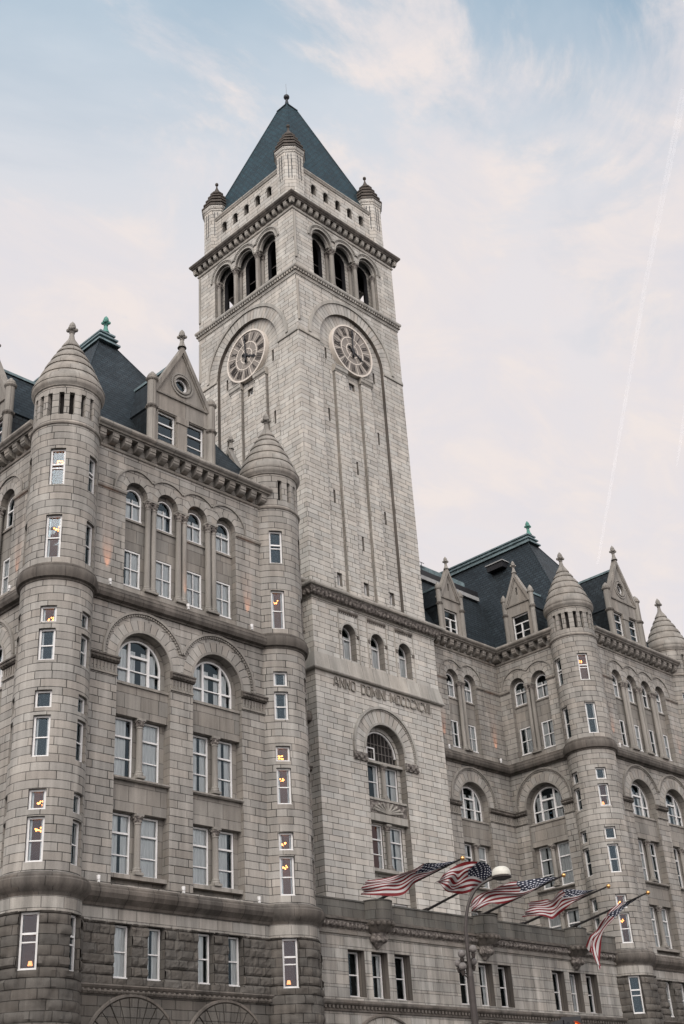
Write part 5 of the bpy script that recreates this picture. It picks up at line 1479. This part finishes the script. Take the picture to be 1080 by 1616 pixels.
# ================================================================== FLAGS AND POLES
FLAGS = {
1:[[[-3.2,-13.38,16.19],[-3.42,-12.4,16.24],[-4.3,-11.93,16.15],[-4.52,-11.08,15.96],[-4.75,-9.81,15.8],[-5.62,-8.78,15.75]],[[-3.2,-12.38,16.04],[-3.7,-11.99,15.91],[-4.26,-11.24,15.8],[-4.28,-10.2,15.62],[-5.03,-9.62,15.46],[-5.57,-8.46,15.43]],[[-3.2,-11.39,15.87],[-3.89,-11.29,15.53],[-3.96,-10.51,15.34],[-4.39,-10.01,14.8],[-5.21,-9.32,14.92],[-5.27,-7.95,15.12]]], # fly 4.9 hoist 2.0
2:[[[1.45,-11.99,16.17],[1.23,-12.02,16.72],[0.35,-11.9,16.85],[0.13,-11.01,16.91],[-0.1,-10.33,16.72],[-0.97,-10.37,16.12]],[[1.45,-11.42,15.98],[0.95,-11.32,16.18],[0.39,-10.93,16.19],[0.37,-10.14,15.96],[-0.38,-10.33,16.11],[-0.92,-9.78,15.94]],[[1.45,-10.53,15.68],[0.76,-10.75,15.42],[0.69,-10.03,15.4],[0.26,-9.71,15.53],[-0.56,-10.1,15.53],[-0.62,-9.79,16.01]]], # fly 3.6 hoist 1.5
3:[[[6.15,-13.33,16.32],[5.93,-11.83,16.51],[5.05,-11.0,16.38],[4.83,-10.13,16.34],[4.6,-8.63,16.04],[3.73,-8.46,15.44]],[[6.15,-12.4,16.19],[5.65,-11.83,15.93],[5.09,-11.0,15.85],[5.07,-8.91,16.1],[4.32,-8.47,15.55],[3.78,-8.32,15.19]],[[6.15,-11.47,16.01],[5.46,-11.37,15.69],[5.39,-10.35,15.42],[4.96,-9.42,15.37],[4.14,-9.3,15.27],[4.08,-8.28,15.05]]], # fly 5.6 hoist 1.9
4:[[[10.8,-13.3,16.19],[10.62,-12.03,16.24],[9.78,-11.03,16.35],[9.6,-10.27,15.93],[9.41,-9.71,15.96],[8.58,-9.27,15.89]],[[10.8,-12.33,16.14],[10.34,-11.72,16.02],[9.82,-10.81,15.95],[9.84,-9.92,15.6],[9.13,-9.38,15.53],[8.63,-8.87,15.49]],[[10.8,-11.36,15.81],[10.15,-11.2,15.54],[10.12,-10.35,15.18],[9.73,-9.87,14.79],[8.95,-9.55,15.03],[8.93,-8.3,15.1]]], # fly 4.4 hoist 2.0
5:[[[15.5,-13.16,16.29],[15.62,-11.79,15.86],[15.08,-10.96,15.14],[15.2,-9.85,14.39],[15.31,-9.23,13.36],[14.78,-9.42,12.14]],[[15.5,-12.04,16.14],[15.34,-11.26,15.78],[15.12,-10.44,15.33],[15.44,-9.44,14.66],[15.03,-9.11,13.92],[14.83,-9.31,12.66]],[[15.5,-10.84,15.96],[15.15,-10.39,15.48],[15.42,-9.87,15.26],[15.33,-9.22,14.64],[14.85,-9.07,14.29],[15.13,-8.5,13.88]]], # fly 5.3 hoist 2.3
}
PX = {1: -3.2, 2: 1.45, 3: 6.15, 4: 10.8, 5: 15.5}
flab = {1: 'leftmost flag, streaming flat with fine stripes in front of the tower windows',
        2: 'flag billowing in a broad fold with wide stripes directly behind the lamp head',
        3: 'flag with bright blue star field stretched out just right of the lamp head',
        4: 'crumpled wavy flag with dark star field, next to the limp flag',
        5: 'limp flag hanging down in narrow folds beside the round turret'}
plab = {1: 'slanting dark flagpole with gold ball on the parapet, nearest to the tower corner',
        2: 'slanting dark flagpole with gold ball that carries the broadly billowing flag behind the lamp head',
        3: 'slanting dark flagpole with gold ball above the middle corbelled bay',
        4: 'slanting dark flagpole with gold ball that carries the crumpled wavy flag',
        5: 'slanting dark flagpole with gold ball that carries the limp hanging flag'}
def catmull(p0, p1, p2, p3, t):
    return 0.5 * ((2 * p1) + (p2 - p0) * t + (2 * p0 - 5 * p1 + 4 * p2 - p3) * t * t + (3 * p1 - p0 - 3 * p2 + p3) * t ** 3)
for i in range(1, 6):
    G = [[Vector(p) for p in r_] for r_ in FLAGS[i]]
    tip = G[0][0]; base = Vector((PX[i], -6.25, 15.0))
    dr = (tip - base).normalized(); tip2 = tip + dr * 0.18
    root = empty('flagpole', base); tag(root, plab[i], 'flagpole', 'flagpoles along the parapet')
    m_ = MB(); m_.tube((0, 0, 0), tip2 - base, 0.085, 0.045, POLEM, 12); m_.build('pole', root)
    m_ = MB(); m_.box(fr0, -0.14, 0.14, -0.2, 0.2, -0.02, 0.16, POLEM); m_.tube(Vector((0, 0.0, 0.08)) - dr * 0.1, dr * 0.7, 0.12, 0.12, POLEM, 12); m_.build('socket', root)
    m_ = MB(); q = tip2 - base + dr * 0.1; m_.sphere(tuple(q), 0.13, GOLD, 14); m_.build('gold_ball', root)
    NU, NV = 60, 36
    def ev(u, v):
        x = u * 5; j = min(4, int(x)); f = x - j
        rows = []
        for r_ in G:
            g_ = lambda q: r_[max(0, min(5, q))]
            rows.append(catmull(g_(j - 1), g_(j), g_(j + 1), g_(j + 2), f))
        a, c, e_ = rows; return a * (1 - v) * (1 - 2 * v) + c * 4 * v * (1 - v) + e_ * v * (2 * v - 1)
    pts = []
    for a in range(NU + 1):
        u = a / NU
        for c in range(NV + 1):
            v = c / NV; p = ev(u, v)
            amp = 0.13 * min(1, u * 3)
            ph = u * 7.5 + i * 1.7
            n_ = Vector((0.72, -0.69, 0.1))
            p = p + n_ * amp * (sin(v * 15 + ph) * 0.55 + sin(v * 7.0 - u * 12 + i) * 0.45)
            p.z += 0.03 * min(1, u * 3) * sin(v * 9 + u * 16 + i * 2.1)
            pts.append(p - base)
    me = bpy.data.meshes.new('flag'); fc = []; uvs = []
    for a in range(NU):
        for c in range(NV):
            q = [(a, c), (a + 1, c), (a + 1, c + 1), (a, c + 1)]
            fc.append([x * (NV + 1) + y for x, y in q]); uvs += [co for x, y in q for co in (x / NU, y / NV)]
    me.from_pydata([tuple(p) for p in pts], [], fc); l = me.uv_layers.new(name='UVMap'); l.data.foreach_set('uv', uvs)
    me.materials.append(FLAGM); me.polygons.foreach_set('use_smooth', [True] * len(fc)); me.update()
    fo = bpy.data.objects.new('flag', me); COL.objects.link(fo); fo.location = base
    tag(fo, flab[i], 'flag', 'flags flown from the parapet')

# ================================================================== STREET LAMP
def dirp(px, py, dist):
    X = (px - 540) / 1939.31; Yc = (808 - py) / 1939.31
    d = Vector([RC[0][k] * X + RC[1][k] * Yc - RC[2][k] for k in range(3)]); h = math.hypot(d.x, d.y)
    return Vector((-55.842, -55.76, 1.6)) + d * (dist / h)
LB = Vector((-32.45, -36.93, 0))
lamp = empty('street_lamp', LB); tag(lamp, 'bronze street lamp with curved arm and cream dome head in front of the flags', 'street lamp')
m_ = MB(); m_.lathe(0, 0, [(0.16, 0), (0.16, 0.5), (0.1, 0.6), (0.082, 4.2), (0.076, 5.45), (0.05, 5.62), (0.042, 6.55)], LAMPM, 18); m_.build('pole', lamp)
rt = Vector((0.7046, -0.7073, 0)).normalized()
# curved arm up to the head
path = [(0.0, 6.5), (-0.02, 6.95), (0.06, 7.35), (0.22, 7.68), (0.45, 7.86), (0.72, 7.90)]
m_ = MB()
path = [(0.0, 6.5), (0.05, 6.78), (0.10, 6.98), (0.18, 7.17), (0.31, 7.36), (0.47, 7.49), (0.64, 7.57), (0.80, 7.62)]
for (a0, a1), (b0, b1), r0, r1 in zip(path[:-1], path[1:], [.042, .04, .038, .036, .034, .033, .032], [.04, .038, .036, .034, .033, .032, .031]):
    pa, pb = rt * a0, rt * b0
    m_.tube((pa.x, pa.y, a1), (pb.x, pb.y, b1), r0, r1, LAMPM, 12)
    m_.sphere((pb.x, pb.y, b1), r1, LAMPM, 10)
hd = MB(); q = rt * 0.98
hd.lathe(q.x, q.y, [(0.215, 7.64), (0.225, 7.68), (0.22, 7.74), (0.19, 7.82), (0.12, 7.865), (0, 7.875)], DOME, 28)
hd.lathe(q.x, q.y, [(0.19, 7.60), (0.235, 7.61), (0.24, 7.65), (0.215, 7.66)], LAMPM, 28)
hd.lathe(q.x, q.y, [(0, 7.56), (0.12, 7.57), (0.19, 7.605)], GLOBE, 28)
hd.build('lamp_head', lamp)
GLOBES = [((0.115, -0.05), 6.04), ((-0.15, -0.02), 5.95), ((0.115, 0.16), 5.79), ((-0.165, -0.1), 5.665), ((-0.23, 0.12), 5.76)]

m_.build('arm', lamp)
# globes on brackets
for k, (q, z_) in enumerate(GLOBES):
    g_ = MB(); c0 = rt * q[0] + Vector((0.60, 0.64, 0)) * q[1]
    g_.sphere((c0.x, c0.y, z_), 0.092, GLOBE, 16); g_.lathe(c0.x, c0.y, [(0.03, z_ - .2), (0.06, z_ - .1), (0.03, z_ - .09)], LAMPM, 10)
    g_.tube((0, 0, z_ - 0.28), (c0.x, c0.y, z_ - 0.17), 0.016, 0.016, LAMPM, 6)
    g_.build('globe', lamp)

# ================================================================== TRAFFIC LIGHT
TB = Vector((-33.2, -40.5, 0))
tl = empty('traffic_light', TB); tag(tl, 'dark traffic light with its red lens lit, cut off by the bottom edge', 'traffic light')
ft = Fr(0, 0, -38)      # faces the camera side, turned to the right
m_ = MB(); m_.tube((-0.95, -0.2, 0), (-0.95, -0.2, 4.0), 0.1, 0.08, BLACK, 14)
m_.tube((-0.95, -0.2, 3.0), (-0.45, -0.12, 3.05), 0.04, 0.04, BLACK, 8); m_.tube((-0.95, -0.2, 3.9), (-0.6, 0.05, 3.9), 0.03, 0.03, BLACK, 8)
m_.build('pole', tl)
hp_ = rt * -0.36
fh = Fr(hp_.x, hp_.y, -45)
m_ = MB(); m_.box(fh, -0.17, 0.17, -0.14, 0.08, 3.02, 4.12, BLACK)
m_.box(fh, -0.2, 0.2, -0.1, -0.06, 2.96, 4.18, BLACK)
m_.hexa([fh.p(u, d, z) for u, d, z in ((-.62, -.2, 3.5), (-.18, -.1, 3.5), (-.18, -.05, 3.5), (-.62, -.15, 3.5), (-.62, -.2, 4.04), (-.18, -.1, 4.15), (-.18, -.05, 4.15), (-.62, -.15, 4.04))], BLACK)
m_.build('housing', tl)
for k, z_ in enumerate((3.93, 3.57, 3.21)):
    m_ = MB(); m_.panel(fh, [(0.125 * cos(2 * pi * i / 24), z_ + 0.125 * sin(2 * pi * i / 24)) for i in range(24)], [], 0.095, REDLENS if k == 0 else OFFLENS)
    m_.build('lens', tl)
    m_ = MB(); m_.arc(fh, 0, z_, 0.13, 0.145, 0.08, 0.3, BLACK, -20, 200, 18); m_.build('visor', tl)


# ================================================================== CONTRAILS
def contrail(name, dirs, width, label):
    c = MB(); D = 9000.0
    pts = [Vector(d) * D + Vector((-55, -55, 0)) for d in dirs]
    n = len(pts)
    for off, wd in ((-0.5, .55), (0.5, .45)):
        rings = []
        for i, p in enumerate(pts):
            tg = (pts[min(i + 1, n - 1)] - pts[max(i - 1, 0)]).normalized(); sd = tg.cross(Vector((0, 0, 1))).normalized(); up = sd.cross(tg)
            ww = width * (0.35 + 0.65 * i / (n - 1))
            rings.append([p + sd * off * ww * 1.3 + (sd * cos(2 * pi * k / 8) + up * sin(2 * pi * k / 8)) * ww * wd for k in range(8)])
        for i in range(n - 1):
            for k in range(8):
                j = (k + 1) % 8
                c.face([rings[i][k], rings[i][j], rings[i + 1][j], rings[i + 1][k]], CONTRAIL, [(i * .5, k * .1), (i * .5, k * .1 + .1), (i * .5 + .5, k * .1 + .1), (i * .5 + .5, k * .1)], True)
    o = c.build(name); tag(o, label, 'contrail', 'aircraft trails in the sky')
def lerpdirs(a, b_, n=24):
    a, b_ = Vector(a), Vector(b_); return [(a.lerp(b_, i / n)).normalized() for i in range(n + 1)]
contrail('contrail', lerpdirs((0.7842, 0.4601, 0.4163), (0.7253, 0.34, 0.5987)) + lerpdirs((0.7240, 0.3375, 0.6015), (0.672, 0.2531, 0.696))[0:], 22, 'long thin white aircraft trail slanting up the right side of the sky')
contrail('contrail', lerpdirs((0.7936, 0.381, 0.4745), (0.7789, 0.353, 0.518)), 16, 'short faint white aircraft trail cut off by the right edge of the photo')
